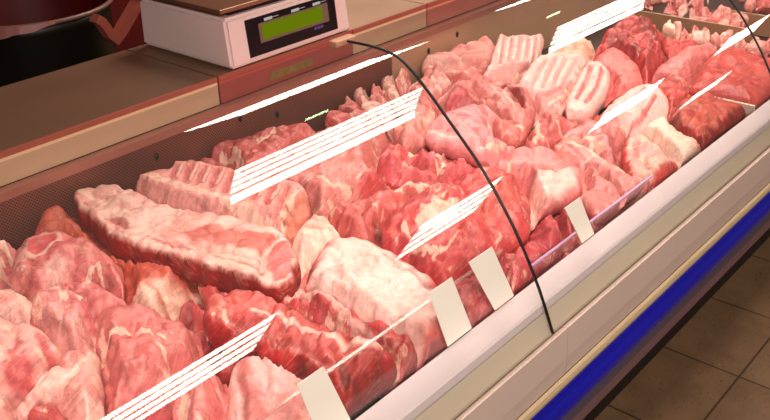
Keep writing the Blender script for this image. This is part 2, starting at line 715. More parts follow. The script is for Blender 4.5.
def make_part(o, prt, U, topz, org):
    kind = prt['kind']
    bm = bmesh.new()
    if kind == 'rib':      # bone under a thin skin, lying along a line on the top
        pts = [U(*p) for p in prt['pts']]
        dense = []
        for a, b in zip(pts[:-1], pts[1:]):
            for j in range(4):
                dense.append(a.lerp(b, j/4))
        dense.append(pts[-1])
        r = prt.get('r', .006)
        line = [(p.x-org[0], p.y-org[1], topz(p.x, p.y)-org[2]+prt.get('lift', .0)) for p in dense]
        n = len(line)
        rad = [r*(.55+.45*math.sin(math.pi*min(1, max(0, (i+.6)/(n+.2))))) for i in range(n)]
        tube(bm, line, rad, 8, .8)
    elif kind == 'disc':   # sawn bone or round muscle end showing on the surface
        c = U(*prt['c'])
        a = U(prt['c'][0]+prt['rx'], prt['c'][1]+prt.get('sk', 0))-c
        b = U(prt['c'][0], prt['c'][1]+prt['ry'])-c
        zc = topz(c.x, c.y)-org[2]
        rows = []
        lay = [(1.0, -.004), (1.0, .0006), (.82, .0022), (.7, .0012), (.35, .0008)]
        for s, dz in lay:
            rw = []
            for t in range(22):
                an = 2*math.pi*t/22
                q = c+(a*math.cos(an)+b*math.sin(an))*s*(1+.07*noise.noise((math.cos(an)*2+prt.get('seed', 1), math.sin(an)*2, 3)))
                zz = topz(q.x, q.y)-org[2]
                rw.append(bm.verts.new((q.x-org[0], q.y-org[1], .8*zz+.2*zc+dz+prt.get('lift', 0))))
            rows.append(rw)
        for A, B in zip(rows[:-1], rows[1:]):
            for t in range(22):
                bm.faces.new((A[t], A[(t+1) % 22], B[(t+1) % 22], B[t]))
        bm.faces.new(rows[-1])
    me = bpy.data.meshes.new(prt['name'])
    bmesh.ops.recalc_face_normals(bm, faces=bm.faces)
    bm.to_mesh(me)
    bm.free()
    me.polygons.foreach_set('use_smooth', [True]*len(me.polygons))
    colour_mesh(me, prt.get('col', C_FAT), seed=prt.get('seed', 1))
    if kind == 'disc' and 'inner' in prt:
        ca = me.color_attributes['Col']
        nv = len(me.vertices)
        for i in range(nv):
            if i >= 66:
                f = 1+.15*noise.noise(me.vertices[i].co*80)
                ca.data[i].color = (*[x*f for x in prt['inner']], .1)
    me.materials.append(M[prt.get('mat', 'bone')])
    c = bpy.data.objects.new(prt['name'], me)
    COL.objects.link(c)
    c.parent = o
    if 'label' in prt:
        c['label'] = prt['label']
    return c


# ------------------------------------------------------------------ the heap, listed from the lowest piece to the topmost
HEAP = []


def P(name, label, out, **kw):
    kw.update(name=name, label=label, out=out)
    kw.setdefault('seed', len(HEAP)*1.7+2)
    HEAP.append(kw)


# ---- left bay, back row
P('pork_belly', 'orange-red pork flap under the long pale loin, against the perforated panel',
  [(40, 238), (48, 214), (62, 204), (82, 206), (108, 232), (140, 250), (138, 282), (112, 288), (88, 270), (60, 250)],
  col=C_ORANGE, alt=s2l((178, 58, 40)), h=.03, hb=.05, fat=.04, lump=.005, mat='red', dz=-.012, k=.25,
  patch=[('line', [(96, 246), (104, 250), (110, 258)], 5, .45, s2l((226, 140, 96)))])
P('pork_shoulder', 'orange and cream trimmed pork shoulder just below the long pale loin',
  [(108, 268), (116, 250), (150, 252), (190, 262), (208, 272), (206, 300), (188, 330), (168, 328), (140, 314), (118, 296)],
  seam=.3, col=s2l((206, 74, 44)), alt=s2l((190, 58, 36)), h=.045, hb=.05, fat=.04, lump=.006, dz=-.005,
  patch=[('poly', [(126, 306), (146, 296), (170, 288), (200, 272), (204, 280), (188, 308), (178, 328), (156, 322)], 6, .95, s2l((238, 184, 160))), ('line', [(140, 292), (160, 300), (176, 318)], 4, .7, s2l((214, 100, 70))),
         ('line', [(196, 272), (202, 284), (194, 302)], 4, .8)],
  groove=[([(200, 272), (196, 296), (184, 324)], 5, -6)])
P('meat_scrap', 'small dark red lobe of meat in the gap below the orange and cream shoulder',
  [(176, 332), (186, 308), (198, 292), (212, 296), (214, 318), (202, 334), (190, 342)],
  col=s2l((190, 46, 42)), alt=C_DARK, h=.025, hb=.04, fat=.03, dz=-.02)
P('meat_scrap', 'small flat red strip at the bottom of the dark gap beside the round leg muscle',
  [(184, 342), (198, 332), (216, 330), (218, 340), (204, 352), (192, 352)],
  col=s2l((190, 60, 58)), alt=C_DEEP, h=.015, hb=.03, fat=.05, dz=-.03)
P('rib_section', 'red rib section with sunken bones peeking out under the end of the long loin',
  [(200, 274), (214, 262), (240, 262), (268, 276), (280, 296), (268, 308), (238, 304), (214, 302), (204, 292)],
  col=s2l((204, 62, 54)), alt=s2l((224, 116, 92)), h=.03, hb=.04, fat=.08, dz=-.015,
  groove=[([(222, 276), (220, 298)], 4, -6), ([(236, 278), (235, 300)], 4, -6), ([(250, 282), (250, 302)], 4, -6)])
P('pork_shoulder_steak', 'rosy round shoulder steak with curved white fat rim, at the back behind the rib rack',
  [(211, 162), (214, 152), (226, 145), (250, 139), (275, 131), (300, 129), (312, 138), (306, 158), (284, 176), (252, 182), (228, 176), (214, 170)],
  col=C_RED, alt=C_ROSE, h=.04, hb=.06, dz=.004, fat=.1,
  patch=[('line', [(212, 160), (222, 153), (236, 156), (242, 166)], 5, .9), ('line', [(242, 142), (256, 146), (272, 142), (276, 134)], 4, .8)],
  groove=[([(244, 143), (262, 147), (276, 139)], 4, -4)])
P('meat_scrap', 'pale shred of pork fat tucked at the back panel beside the round shoulder steak',
  [(196, 172), (206, 164), (222, 166), (228, 176), (212, 182)], col=C_ROSE, alt=C_RED, h=.02, hb=.05, dz=-.01)
P('pork_haunch', 'broad flat pink leg cut with a red hollow, behind the rib rack end',
  [(292, 198), (282, 180), (304, 150), (332, 128), (366, 118), (392, 124), (400, 148), (408, 168), (406, 186), (392, 200), (362, 206), (330, 206), (306, 212)],
  col=C_PINK, alt=C_ROSE, h=.03, hb=.05, dz=.012, fat=.16, grain=20,
  patch=[('poly', [(358, 184), (372, 178), (388, 174), (386, 186), (374, 197), (360, 200)], 4, .95, s2l((196, 40, 40))),
         ('poly', [(392, 156), (402, 160), (406, 176), (396, 188), (389, 184), (392, 170)], 3, .9), ('line', [(374, 142), (384, 144), (396, 152)], 4, .8),
         ('line', [(318, 184), (334, 190), (350, 190)], 4, .8), ('line', [(340, 158), (352, 154)], 4, .6),
         ('poly', [(328, 200), (344, 195), (358, 200), (356, 208), (330, 210)], 4, .7)],
  groove=[([(358, 199), (372, 196), (386, 182)], 5, -8), ([(300, 188), (318, 184), (336, 191)], 3, -4)])
P('pork_rib_rack', 'rib rack with a row of bones and a salmon cut end, behind the long loin',
  [(133, 192), (146, 182), (168, 180), (174, 170), (192, 168), (230, 178), (268, 188), (300, 192), (312, 203), (311, 222), (302, 238), (289, 244),
   (258, 236), (204, 222), (168, 208), (148, 200)],
  col=s2l((232, 146, 136)), alt=C_PINK, h=.04, hs=1, hb=.04, w=.012, dz=.014, seam=.1, grow=1.0, fat=.12, lump=.004, mat='pale', side=s2l((160, 30, 28)), sharp=.5,
  patch=[('line', [(181, 175), (173, 191)], 1.9, .95, s2l((196, 52, 56))), ('line', [(194, 178), (186, 194)], 1.9, .95, s2l((196, 52, 56))), ('line', [(207, 181), (199, 197)], 1.9, .95, s2l((196, 52, 56))), ('line', [(220, 184), (212, 200)], 1.9, .95, s2l((196, 52, 56))), ('line', [(234, 188), (226, 204)], 1.9, .95, s2l((196, 52, 56))), ('line', [(248, 192), (240, 208)], 1.9, .95, s2l((196, 52, 56))), ('line', [(262, 196), (254, 212)], 1.9, .95, s2l((196, 52, 56))), ('line', [(276, 199), (268, 215)], 1.9, .95, s2l((196, 52, 56))), ('line', [(289, 202), (281, 218)], 1.9, .95, s2l((196, 52, 56))), 
         ('poly', [(296, 206), (308, 202), (312, 210), (306, 230), (292, 242), (281, 238), (284, 220)], 2, 1.0, s2l((218, 120, 96))),
         ('line', [(150, 188), (180, 196), (220, 208), (262, 224), (282, 232)], 8, .8),
         ('line', [(281, 238), (284, 220), (296, 205), (308, 200)], 4, .7)],
  groove=[([(180, 174), (174, 188)], 2.6, -8), ([(193, 176), (186, 192)], 2.6, -8), ([(206, 179), (199, 195)], 2.6, -8), ([(219, 182), (212, 199)], 2.6, -8),
          ([(233, 186), (226, 203)], 2.6, -8), ([(247, 190), (240, 208)], 2.6, -8), ([(261, 194), (254, 212)], 2.6, -8), ([(275, 197), (268, 217)], 2.6, -8),
          ([(288, 200), (278, 224)], 2.6, -8)], gcol=s2l((190, 44, 50)), grain=60, res=.62,
  parts=[dict(kind='rib', name='rib_bone', pts=[(x0, y0), (x0-3, y0+8), (x0-8, y0+17)], r=.0055, lift=.0005, col=s2l((238, 168, 154)), seed=i)
         for i, (x0, y0) in enumerate([(186.5, 173), (199.5, 176), (212.5, 179), (226, 182), (240, 186), (254, 190), (268, 194), (281, 197)])])
# ---- trimmings against the back, left bay
TR = [(352, 108, 11, 6, C_ROSE), (366, 98, 10, 7, C_PALE), (378, 90, 10, 6, C_PINK), (392, 84, 11, 7, C_PALE), (384, 100, 12, 6, C_PINK), (404, 80, 10, 6, C_PINK),
      (372, 110, 12, 6, C_PALE), (400, 94, 11, 6, C_PALE), (414, 88, 10, 7, C_PINK), (358, 118, 12, 5, C_RED), (388, 112, 12, 6, C_PINK), (338, 121, 12, 5, C_RED)]
for i, (u, v, rx, ry, c) in enumerate(TR):
    rnd = random.Random(i*3+1)
    P('meat_trimming', 'curled pink trimming in the heap against the back panel, left of the glass seam',
      [(u+rx*math.cos(t)*(1+.35*rnd.uniform(-1, 1)), v-ry*math.sin(t)*(1+.35*rnd.uniform(-1, 1))) for t in [2*math.pi*q/9 for q in range(9)]],
      col=c, alt=C_ROSE, h=.017, hs=1, hb=.012, fat=.2, dz=-.014+.0028*i, group='pork trimmings left of the glass seam', lump=.005, seam=.4,
      groove=[([(u-rx*.6, v+ry*.2), (u+rx*.5, v-ry*.3)], 2.2, -3)])
# ---- right bay, back row
P('pork_belly_roll', 'rolled pale pink belly lying at the back panel just right of the first glass seam',
  [(424, 66), (430, 54), (442, 49), (460, 51), (482, 46), (494, 50), (494, 68), (484, 78), (460, 79), (436, 76)],
  col=s2l((232, 138, 128)), alt=C_PALE, h=.045, hb=.05, dz=-.005, fat=.1, mat='pale', lump=.004,
  patch=[('line', [(434, 68), (456, 72), (482, 70)], 7, .7, C_PALE), ('line', [(430, 56), (456, 56), (478, 58)], 4, .8, C_ROSE)],
  groove=[([(428, 60), (456, 61), (484, 60)], 3, -5)])
P('pork_trim_bed', 'ragged pink pork pieces spread under the upright rib plate and belly roll',
  [(414, 90), (428, 78), (460, 76), (492, 74), (530, 78), (560, 100), (548, 118), (500, 108), (452, 106), (424, 104)],
  col=C_PINK, alt=C_RED, h=.02, hb=.05, dz=-.012, fat=.3, lump=.012,
  groove=[([(430, 88), (470, 86), (500, 92)], 3, -5), ([(440, 98), (480, 100)], 3, -5)])
P('shank_bone', 'cut pale shank with a round bone end, at the back beside the standing ribs',
  [(552, 56), (560, 38), (576, 40), (590, 44), (602, 48), (604, 60), (594, 66), (574, 60), (560, 62)],
  col=s2l((240, 186, 150)), alt=C_PINK, h=.035, hb=.05, dz=-.005, fat=.3, mat='pale',
  parts=[dict(kind='disc', name='bone_end', c=(597, 55), rx=6, ry=7, col=C_ROSE, inner=s2l((206, 70, 74)), seed=3, label='round sawn bone end')])
P('beef_chuck', 'deep red folded beef chuck heaped at the back beside the tray divider',
  [(596, 60), (606, 40), (620, 28), (640, 20), (656, 22), (668, 32), (678, 50), (672, 66), (652, 78), (634, 74), (616, 66), (604, 72)],
  xmax=2.592, col=C_BEEF, alt=s2l((150, 24, 26)), h=.05, hb=.05, dz=.0, fat=.05, lump=.014, mat='beef',
  patch=[('line', [(634, 44), (648, 50), (664, 48)], 2.5, .7, s2l((226, 110, 100))), ('line', [(612, 40), (640, 32), (656, 26)], 3, .5, s2l((224, 96, 84)))],
  groove=[([(606, 48), (634, 46), (660, 52)], 3.5, -10), ([(616, 62), (636, 60), (668, 46)], 3, -8), ([(620, 36), (642, 36), (660, 32)], 3, -8), ([(612, 68), (640, 72)], 3, -8)])
P('beef_strip', 'narrow red beef strip beside the tray divider, behind the pale pink round',
  [(664, 40), (680, 42), (700, 47), (702, 54), (688, 58), (670, 56)], xmin=2.40, xmax=2.592, col=s2l((206, 64, 58)), alt=C_BEEF, h=.025, hb=.04, dz=-.01, fat=.1)
P('beef_round', 'pale pink smooth beef round in the middle of the far bay',
  [(656, 78), (664, 66), (682, 55), (700, 48), (716, 47), (716, 62), (712, 82), (700, 90), (676, 90)],
  xmax=2.592, col=s2l((226, 118, 118)), alt=C_ROSE, h=.045, hb=.045, dz=.0, fat=.14, lump=.004, seam=.3, mat='marbled', grain=10)
P('beef_brisket', 'orange-red beef block below the pale pink round, beside the white divider',
  [(652, 90), (664, 80), (684, 86), (700, 88), (698, 98), (686, 108), (676, 122), (662, 120), (656, 106)],
  xmax=2.215, col=s2l((214, 76, 62)), alt=s2l((200, 56, 44)), h=.03, hb=.045, dz=-.005, fat=.05)
P('pork_loin_end', 'smooth salmon pork loin end between the standing ribs and the dark red chuck',
  [(590, 78), (598, 60), (610, 54), (624, 58), (638, 72), (640, 90), (622, 96), (600, 92)],
  col=s2l((230, 108, 100)), alt=s2l((222, 92, 88)), h=.045, hb=.045, dz=.0, fat=.04, lump=.003, seam=.2)
P('pork_fillet', 'flesh-coloured pork fillet under the standing rib plates',
  [(528, 118), (540, 108), (566, 100), (592, 108), (606, 116), (604, 132), (580, 134), (550, 130), (534, 126)],
  col=s2l((224, 128, 100)), alt=s2l((206, 76, 56)), h=.03, hb=.045, dz=-.012, fat=.1, lump=.004)
P('beef_flap', 'orange-red flap of meat lying under the ribs, in the centre of the right bay',
  [(564, 122), (580, 112), (602, 116), (610, 128), (604, 140), (584, 142), (566, 134)],
  col=s2l((212, 84, 64)), alt=C_RED, h=.025, hb=.04, dz=-.01, fat=.12)
RIBC = s2l((242, 190, 180))
P('pork_rib_plate', 'tall pale rib plate standing against the back panel with a straight sawn top edge',
  [(480, 82), (488, 68), (494, 52), (498, 36), (506, 38), (518, 36), (532, 37), (542, 35), (543, 46), (538, 60), (528, 74), (516, 84), (500, 88), (486, 88)],
  col=RIBC, alt=s2l((236, 172, 162)), h=.025, hb=.03, w=.014, k=.75, dz=.012, fat=.05, mat='pale', res=.7, lump=.003, sharp=.6, seam=.3, grow=1.0,
  patch=[('poly', [(482, 80), (500, 70), (524, 66), (536, 58), (532, 72), (512, 86), (486, 90)], 4, .6, C_ROSE), ('line', [(541, 38), (540, 52), (530, 70), (512, 84)], 3, .8)],
  groove=[([(505, 42), (500, 66)], 2.4, -6), ([(513, 42), (509, 66)], 2.4, -6), ([(521, 42), (518, 64)], 2.4, -6), ([(529, 42), (527, 60)], 2.4, -6), ([(536, 42), (534, 62), (520, 78)], 2.4, -7)],
  gcol=s2l((222, 120, 126)),
  parts=[dict(kind='rib', name='rib_bone', pts=[(x, 40), (x-2, 54), (x-4, 66)], r=.006, lift=-.003, col=s2l((246, 206, 194)), seed=i) for i, x in enumerate([501, 509, 517, 525, 533])])
P('pork_rib_plate', 'broad pale rib plate with red lower edge, right of the tall standing plate',
  [(508, 98), (522, 80), (536, 60), (550, 56), (570, 56), (584, 60), (588, 70), (582, 86), (568, 104), (550, 117), (530, 116), (514, 109)],
  col=RIBC, alt=s2l((236, 172, 162)), h=.028, hb=.03, w=.016, k=.4, dz=.012, fat=.05, mat='pale', res=.7, lump=.002, seam=.15, grow=1.02, sharp=.5,
  patch=[('poly', [(514, 98), (540, 96), (560, 90), (574, 82), (568, 100), (548, 116), (524, 112)], 4, .65, C_ROSE), ('line', [(583, 66), (576, 82), (562, 100), (548, 110)], 3, .85)],
  groove=[([(546, 64), (530, 92)], 2.4, -7), ([(556, 62), (542, 92)], 2.4, -7), ([(566, 62), (553, 90)], 2.4, -7), ([(576, 64), (562, 92)], 2.4, -7), ([(524, 98), (546, 100), (562, 92)], 2.5, -6)],
  gcol=s2l((218, 110, 116)),
  parts=[dict(kind='rib', name='rib_bone', pts=[(x, 62), (x-8, 76), (x-15, 92)], r=.006, lift=-.003, col=s2l((244, 200, 188)), seed=i) for i, x in enumerate([551, 561, 571])])
P('pork_rib_plate', 'third rib plate, narrow with two red and white bands, right of the broad pale plate',
  [(566, 102), (578, 78), (588, 64), (602, 66), (610, 76), (608, 92), (596, 110), (582, 119), (568, 114)],
  col=RIBC, alt=s2l((236, 172, 162)), h=.028, hb=.03, w=.014, k=.3, dz=.010, fat=.05, mat='pale', res=.7, lump=.002, seam=.15, grow=1.02, sharp=.5,
  patch=[('line', [(590, 70), (584, 86), (576, 104)], 3, .8, C_ROSE), ('line', [(601, 72), (596, 90), (584, 108)], 2.6, .8, C_ROSE)],
  groove=[([(592, 70), (586, 88), (576, 104)], 2.4, -7), ([(602, 74), (597, 92), (586, 108)], 2.4, -7)], gcol=s2l((210, 100, 104)))
P('pork_rib_plate', 'fourth rib plate, fan-shaped with a white curved edge, nearest the glass front',
  [(592, 126), (604, 112), (620, 98), (640, 88), (656, 88), (666, 98), (668, 106), (660, 120), (646, 132), (632, 138), (614, 134)],
  col=RIBC, alt=s2l((236, 172, 162)), h=.03, hb=.035, w=.018, k=.2, dz=.012, fat=.05, mat='pale', res=.7, lump=.003, seam=.2, grow=1.02, sharp=.4,
  patch=[('line', [(606, 118), (628, 108), (644, 98)], 4, .8, C_ROSE), ('line', [(616, 130), (640, 120), (656, 100)], 3, .8, C_ROSE), ('line', [(667, 104), (654, 124), (632, 136)], 4, .95)],
  groove=[([(604, 122), (630, 110), (646, 94)], 2.4, -8), ([(618, 130), (640, 121), (657, 100)], 2.4, -8)], gcol=s2l((204, 84, 92)))
# ---- centre: trimmed shoulder pieces round the seam
P('pork_scraps', 'ragged red pork scraps with white sinew, heaped left of the seam in the centre',
  [(384, 172), (390, 146), (416, 138), (450, 146), (480, 152), (502, 164), (506, 182), (484, 192), (448, 194), (416, 188)],
  col=s2l((212, 70, 76)), alt=C_RED, h=.03, hb=.045, dz=-.004, fat=.2, lump=.02,
  patch=[('line', [(436, 172), (442, 178)], 3, .9), ('line', [(462, 150), (470, 154)], 4, .8), ('line', [(490, 150), (512, 146)], 5, .8)],
  groove=[([(420, 156), (444, 162), (470, 158)], 4, -10), ([(404, 166), (430, 176), (456, 174)], 4, -9), ([(446, 152), (452, 170)], 3, -8), ([(474, 164), (490, 176)], 3, -8)])
P('pork_trim_slice', 'pale pink frilled slice crossing behind the glass seam at the top of the centre heap',
  [(396, 128), (406, 110), (416, 92), (426, 74), (440, 76), (452, 88), (452, 102), (440, 122), (424, 138), (406, 142)],
  col=C_PINK, alt=s2l((236, 150, 140)), h=.03, hb=.05, dz=.004, fat=.26, lump=.012,
  patch=[('line', [(408, 130), (424, 132), (434, 118)], 6, .7), ('line', [(430, 80), (440, 92)], 4, .7)],
  groove=[([(412, 104), (426, 112), (436, 104)], 3.5, -8), ([(404, 124), (418, 126)], 3, -7)])
P('pork_neck_piece', 'red neck meat with white branching membrane, in the centre of the right bay',
  [(512, 142), (522, 128), (540, 118), (562, 120), (582, 128), (592, 142), (584, 160), (556, 166), (528, 162), (516, 154)],
  col=C_ROSE, alt=C_RED, h=.035, hb=.045, dz=.0, fat=.14, lump=.01,
  patch=[('line', [(534, 124), (538, 138), (534, 152)], 5, .9), ('line', [(536, 140), (550, 144)], 4, .8), ('line', [(556, 130), (568, 138), (576, 134)], 4, .8), ('line', [(556, 154), (572, 150)], 4, .7)],
  groove=[([(524, 134), (532, 152)], 3, -6), ([(548, 126), (552, 154)], 3, -6), ([(566, 142), (586, 146)], 3, -5)])
P('pork_collar', 'curled red collar piece with a dark hollow, behind the flat pink escalope',
  [(440, 106), (446, 96), (462, 88), (484, 84), (508, 90), (526, 98), (532, 110), (526, 122), (512, 128), (494, 124), (466, 116)],
  col=C_PINK, alt=C_ROSE, h=.045, hb=.05, dz=.012, fat=.14, lump=.012,
  patch=[('poly', [(498, 94), (510, 94), (524, 104), (526, 114), (516, 112), (504, 102)], 3, .95, s2l((150, 26, 30))), ('line', [(486, 92), (500, 102), (514, 116)], 3, .6)],
  groove=[([(500, 95), (514, 104), (524, 114)], 5, -14), ([(472, 96), (492, 108), (508, 122)], 3, -7)])
P('pork_knuckle_piece', 'small dark red knuckle piece with a hollow, touching the seam above the pink escalope',
  [(446, 110), (450, 100), (460, 97), (470, 101), (468, 110), (460, 117), (450, 116)],
  col=s2l((196, 60, 66)), alt=C_DEEP, h=.03, hb=.04, dz=.02, fat=.06,
  groove=[([(456, 106), (464, 107)], 3.5, -12)])
P('pork_escalope', 'flat pale pink escalope lying across the seam in the centre of the heap',
  [(428, 134), (436, 122), (450, 114), (474, 110), (494, 116), (506, 130), (516, 142), (504, 152), (482, 158), (458, 150), (436, 144)],
  col=s2l((228, 122, 126)), alt=s2l((236, 148, 146)), h=.028, hb=.03, dz=.018, fat=.12, lump=.006, mat='pale',
  patch=[('line', [(430, 134), (448, 144), (470, 148)], 4, .8), ('line', [(478, 116), (494, 126), (506, 138)], 2.5, .8), ('line', [(482, 156), (500, 150), (514, 142)], 4, .7)],
  groove=[([(476, 112), (492, 124), (508, 140)], 2.5, -6), ([(468, 130), (480, 142), (484, 154)], 3, -4)])
P('pork_shank_piece', 'short red rounded shank tip beside the escalope, right of the seam',
  [(494, 126), (504, 122), (518, 126), (526, 132), (520, 140), (508, 140), (498, 134)],
  col=C_RED, alt=C_PINK, h=.03, hb=.03, dz=.022, fat=.1, patch=[('line', [(512, 128), (522, 132)], 3, .8)])
# ---- right bay, front row
P('ham_slice', 'cream-faced ham slice with red spots, leaning at the front beside the fan-shaped ribs',
  [(636, 140), (648, 128), (664, 120), (684, 123), (700, 136), (722, 146), (720, 158), (704, 168), (684, 176), (664, 164), (646, 150)],
  col=s2l((246, 212, 190)), alt=s2l((240, 190, 168)), h=.03, hb=.04, dz=.004, fat=.1, mat='pale', lump=.004, seam=.2,
  patch=[('line', [(672, 126), (684, 130), (690, 134)], 4, .9, C_RED), ('poly', [(696, 142), (720, 148), (720, 160), (700, 172), (690, 166), (700, 158)], 4, .7, C_RED)],
  groove=[([(668, 128), (690, 136)], 2.5, -5)])
P('beef_steak', 'orange-red sliced steak block standing at the front right beside the white divider',
  [(674, 118), (684, 108), (698, 100), (716, 99), (742, 104), (764, 112), (758, 124), (736, 136), (716, 144), (696, 138), (680, 128)],
  xmax=2.216, col=s2l((208, 76, 46)), alt=s2l((180, 46, 34)), h=.045, hb=.04, dz=-.004, fat=.06, mat='beef', lump=.006, side=s2l((140, 30, 24)), grain=150,
  patch=[('line', [(690, 106), (710, 120), (720, 138)], 1.6, .5), ('line', [(704, 102), (728, 118)], 1.6, .4), ('poly', [(740, 104), (764, 112), (752, 128), (738, 122)], 3, .8, s2l((120, 26, 26)))],
  groove=[([(694, 118), (720, 108), (744, 106)], 2, -4), ([(698, 130), (724, 118), (750, 114)], 2, -4)])
P('beef_rump', 'large red beef rump with fine slicing lines, behind the white divider',
  [(694, 92), (702, 74), (716, 56), (738, 50), (770, 50), (800, 60), (806, 92), (786, 112), (752, 104), (716, 94)],
  xmin=2.229, xmax=2.592, col=s2l((204, 66, 54)), alt=s2l((184, 44, 40)), h=.05, hb=.05, alt2=0, dz=.0, fat=.05, mat='beef', lump=.004, seam=.3, grain=165,
  groove=[([(722, 66), (752, 62), (790, 72)], 1.6, -3), ([(718, 76), (752, 72), (792, 84)], 1.6, -3), ([(722, 86), (756, 82), (790, 94)], 1.6, -3)])
P('pork_cushion', 'pale pink pork cushion with a reddish hollow, in front of the fan-shaped ribs',
  [(556, 152), (566, 138), (584, 130), (606, 126), (624, 130), (630, 146), (630, 166), (618, 182), (596, 180), (572, 168)],
  col=s2l((232, 140, 138)), alt=C_ROSE, h=.04, hb=.045, dz=.004, fat=.24, lump=.01,
  patch=[('poly', [(604, 138), (616, 134), (624, 146), (620, 162), (610, 152)], 4, .6, s2l((196, 70, 70))), ('line', [(566, 140), (590, 146), (604, 158)], 4, .8), ('line', [(584, 150), (594, 160)], 4, .8)],
  groove=[([(598, 132), (612, 150), (620, 170)], 4, -8), ([(572, 146), (592, 158)], 3, -6)])
P('pork_hand', 'broad pale hand of pork with speckled fat, at the ledge beside the cream ham slice',
  [(622, 146), (630, 136), (644, 138), (662, 156), (682, 166), (694, 172), (684, 186), (664, 200), (650, 206), (638, 190), (626, 174)],
  col=s2l((238, 158, 148)), alt=C_PALE, h=.026, grow=1.0, drop=.5, hb=.045, dz=-.006, fat=.35, lump=.008, mat='pale', side=C_RED,
  patch=[('poly', [(654, 176), (676, 166), (692, 172), (680, 188), (660, 200), (648, 204)], 6, .6, C_RED), ('line', [(664, 156), (678, 158)], 4, .6, s2l((214, 92, 60)))],
  groove=[([(630, 150), (646, 172), (656, 196)], 4, -4)])
P('neck_steak', 'dark red neck steak with pale sinew lines, behind the narrow slanting price card',
  [(514, 240), (530, 222), (552, 206), (578, 198), (590, 208), (600, 222), (584, 244), (560, 262), (536, 262)],
  col=C_RED, alt=s2l((176, 34, 44)), h=.028, hb=.035, dz=-.01, fat=.12, mat='marbled', lump=.012,
  groove=[([(536, 226), (560, 222), (584, 226)], 2.5, -5), ([(530, 240), (556, 238), (580, 240)], 2.5, -5)])
P('neck_steak', 'marbled red neck steak lying behind the glass seam, right of the second upright card',
  [(488, 262), (498, 244), (520, 226), (540, 216), (554, 226), (560, 244), (554, 266), (532, 286), (512, 300), (500, 296)],
  col=s2l((206, 62, 72)), alt=s2l((184, 40, 52)), h=.03, hb=.035, dz=-.004, fat=.16, mat='marbled', lump=.012,
  groove=[([(506, 256), (528, 248), (550, 250)], 2.5, -5), ([(508, 272), (528, 266), (548, 262)], 2.5, -5)])
P('neck_steak', 'dark red slice of neck with white marbling between the two upright cards',
  [(450, 296), (456, 278), (470, 270), (486, 276), (496, 292), (504, 310), (492, 324), (476, 330), (462, 316)],
  col=s2l((190, 44, 54)), alt=s2l((150, 22, 32)), h=.022, hb=.03, dz=-.014, fat=.14, mat='marbled', lump=.01)
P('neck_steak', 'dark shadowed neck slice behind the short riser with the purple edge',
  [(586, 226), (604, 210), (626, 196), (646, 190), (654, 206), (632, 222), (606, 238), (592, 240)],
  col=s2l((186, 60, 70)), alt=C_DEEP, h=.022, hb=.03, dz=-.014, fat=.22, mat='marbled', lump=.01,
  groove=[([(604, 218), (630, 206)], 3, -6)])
P('pork_chop', 'pink pork chop with a long white fat edge slanting to the front ledge',
  [(558, 150), (570, 142), (588, 152), (610, 166), (632, 178), (644, 186), (624, 198), (604, 210), (590, 196), (576, 176)],
  col=s2l((234, 142, 136)), alt=C_PINK, h=.025, hb=.028, dz=.012, fat=.12, mat='pale', lump=.005,
  patch=[('line', [(562, 148), (586, 156), (612, 172), (640, 184)], 5, .85), ('line', [(572, 160), (590, 182), (604, 204)], 3, .5, C_ROSE)],
  groove=[([(568, 152), (596, 172), (622, 190)], 3, -5)])
P('pork_chop', 'smaller salmon pork chop lying in front of the one with the long white fat edge',
  [(574, 182), (580, 172), (590, 170), (604, 182), (618, 196), (612, 208), (598, 214), (586, 204)],
  col=s2l((232, 128, 122)), alt=C_PINK, h=.022, hb=.025, dz=.016, fat=.06, lump=.004, edgefat=.5)
P('pork_loin_chop', 'thick salmon loin chop with a pale fat underside, centre right behind the seam',
  [(498, 176), (502, 164), (518, 156), (542, 156), (566, 164), (577, 174), (577, 186), (562, 200), (542, 206), (524, 210), (512, 200), (500, 190)],
  col=s2l((230, 118, 118)), alt=s2l((236, 150, 142)), h=.035, hb=.035, dz=.014, fat=.1, lump=.005, mat='pale',
  patch=[('poly', [(516, 202), (536, 186), (560, 174), (576, 176), (576, 188), (560, 200), (536, 208), (520, 210)], 6, .85, s2l((246, 198, 184))), ('line', [(506, 174), (510, 166)], 2, .9)],
  groove=[([(512, 192), (534, 182), (570, 172)], 4, -4)])
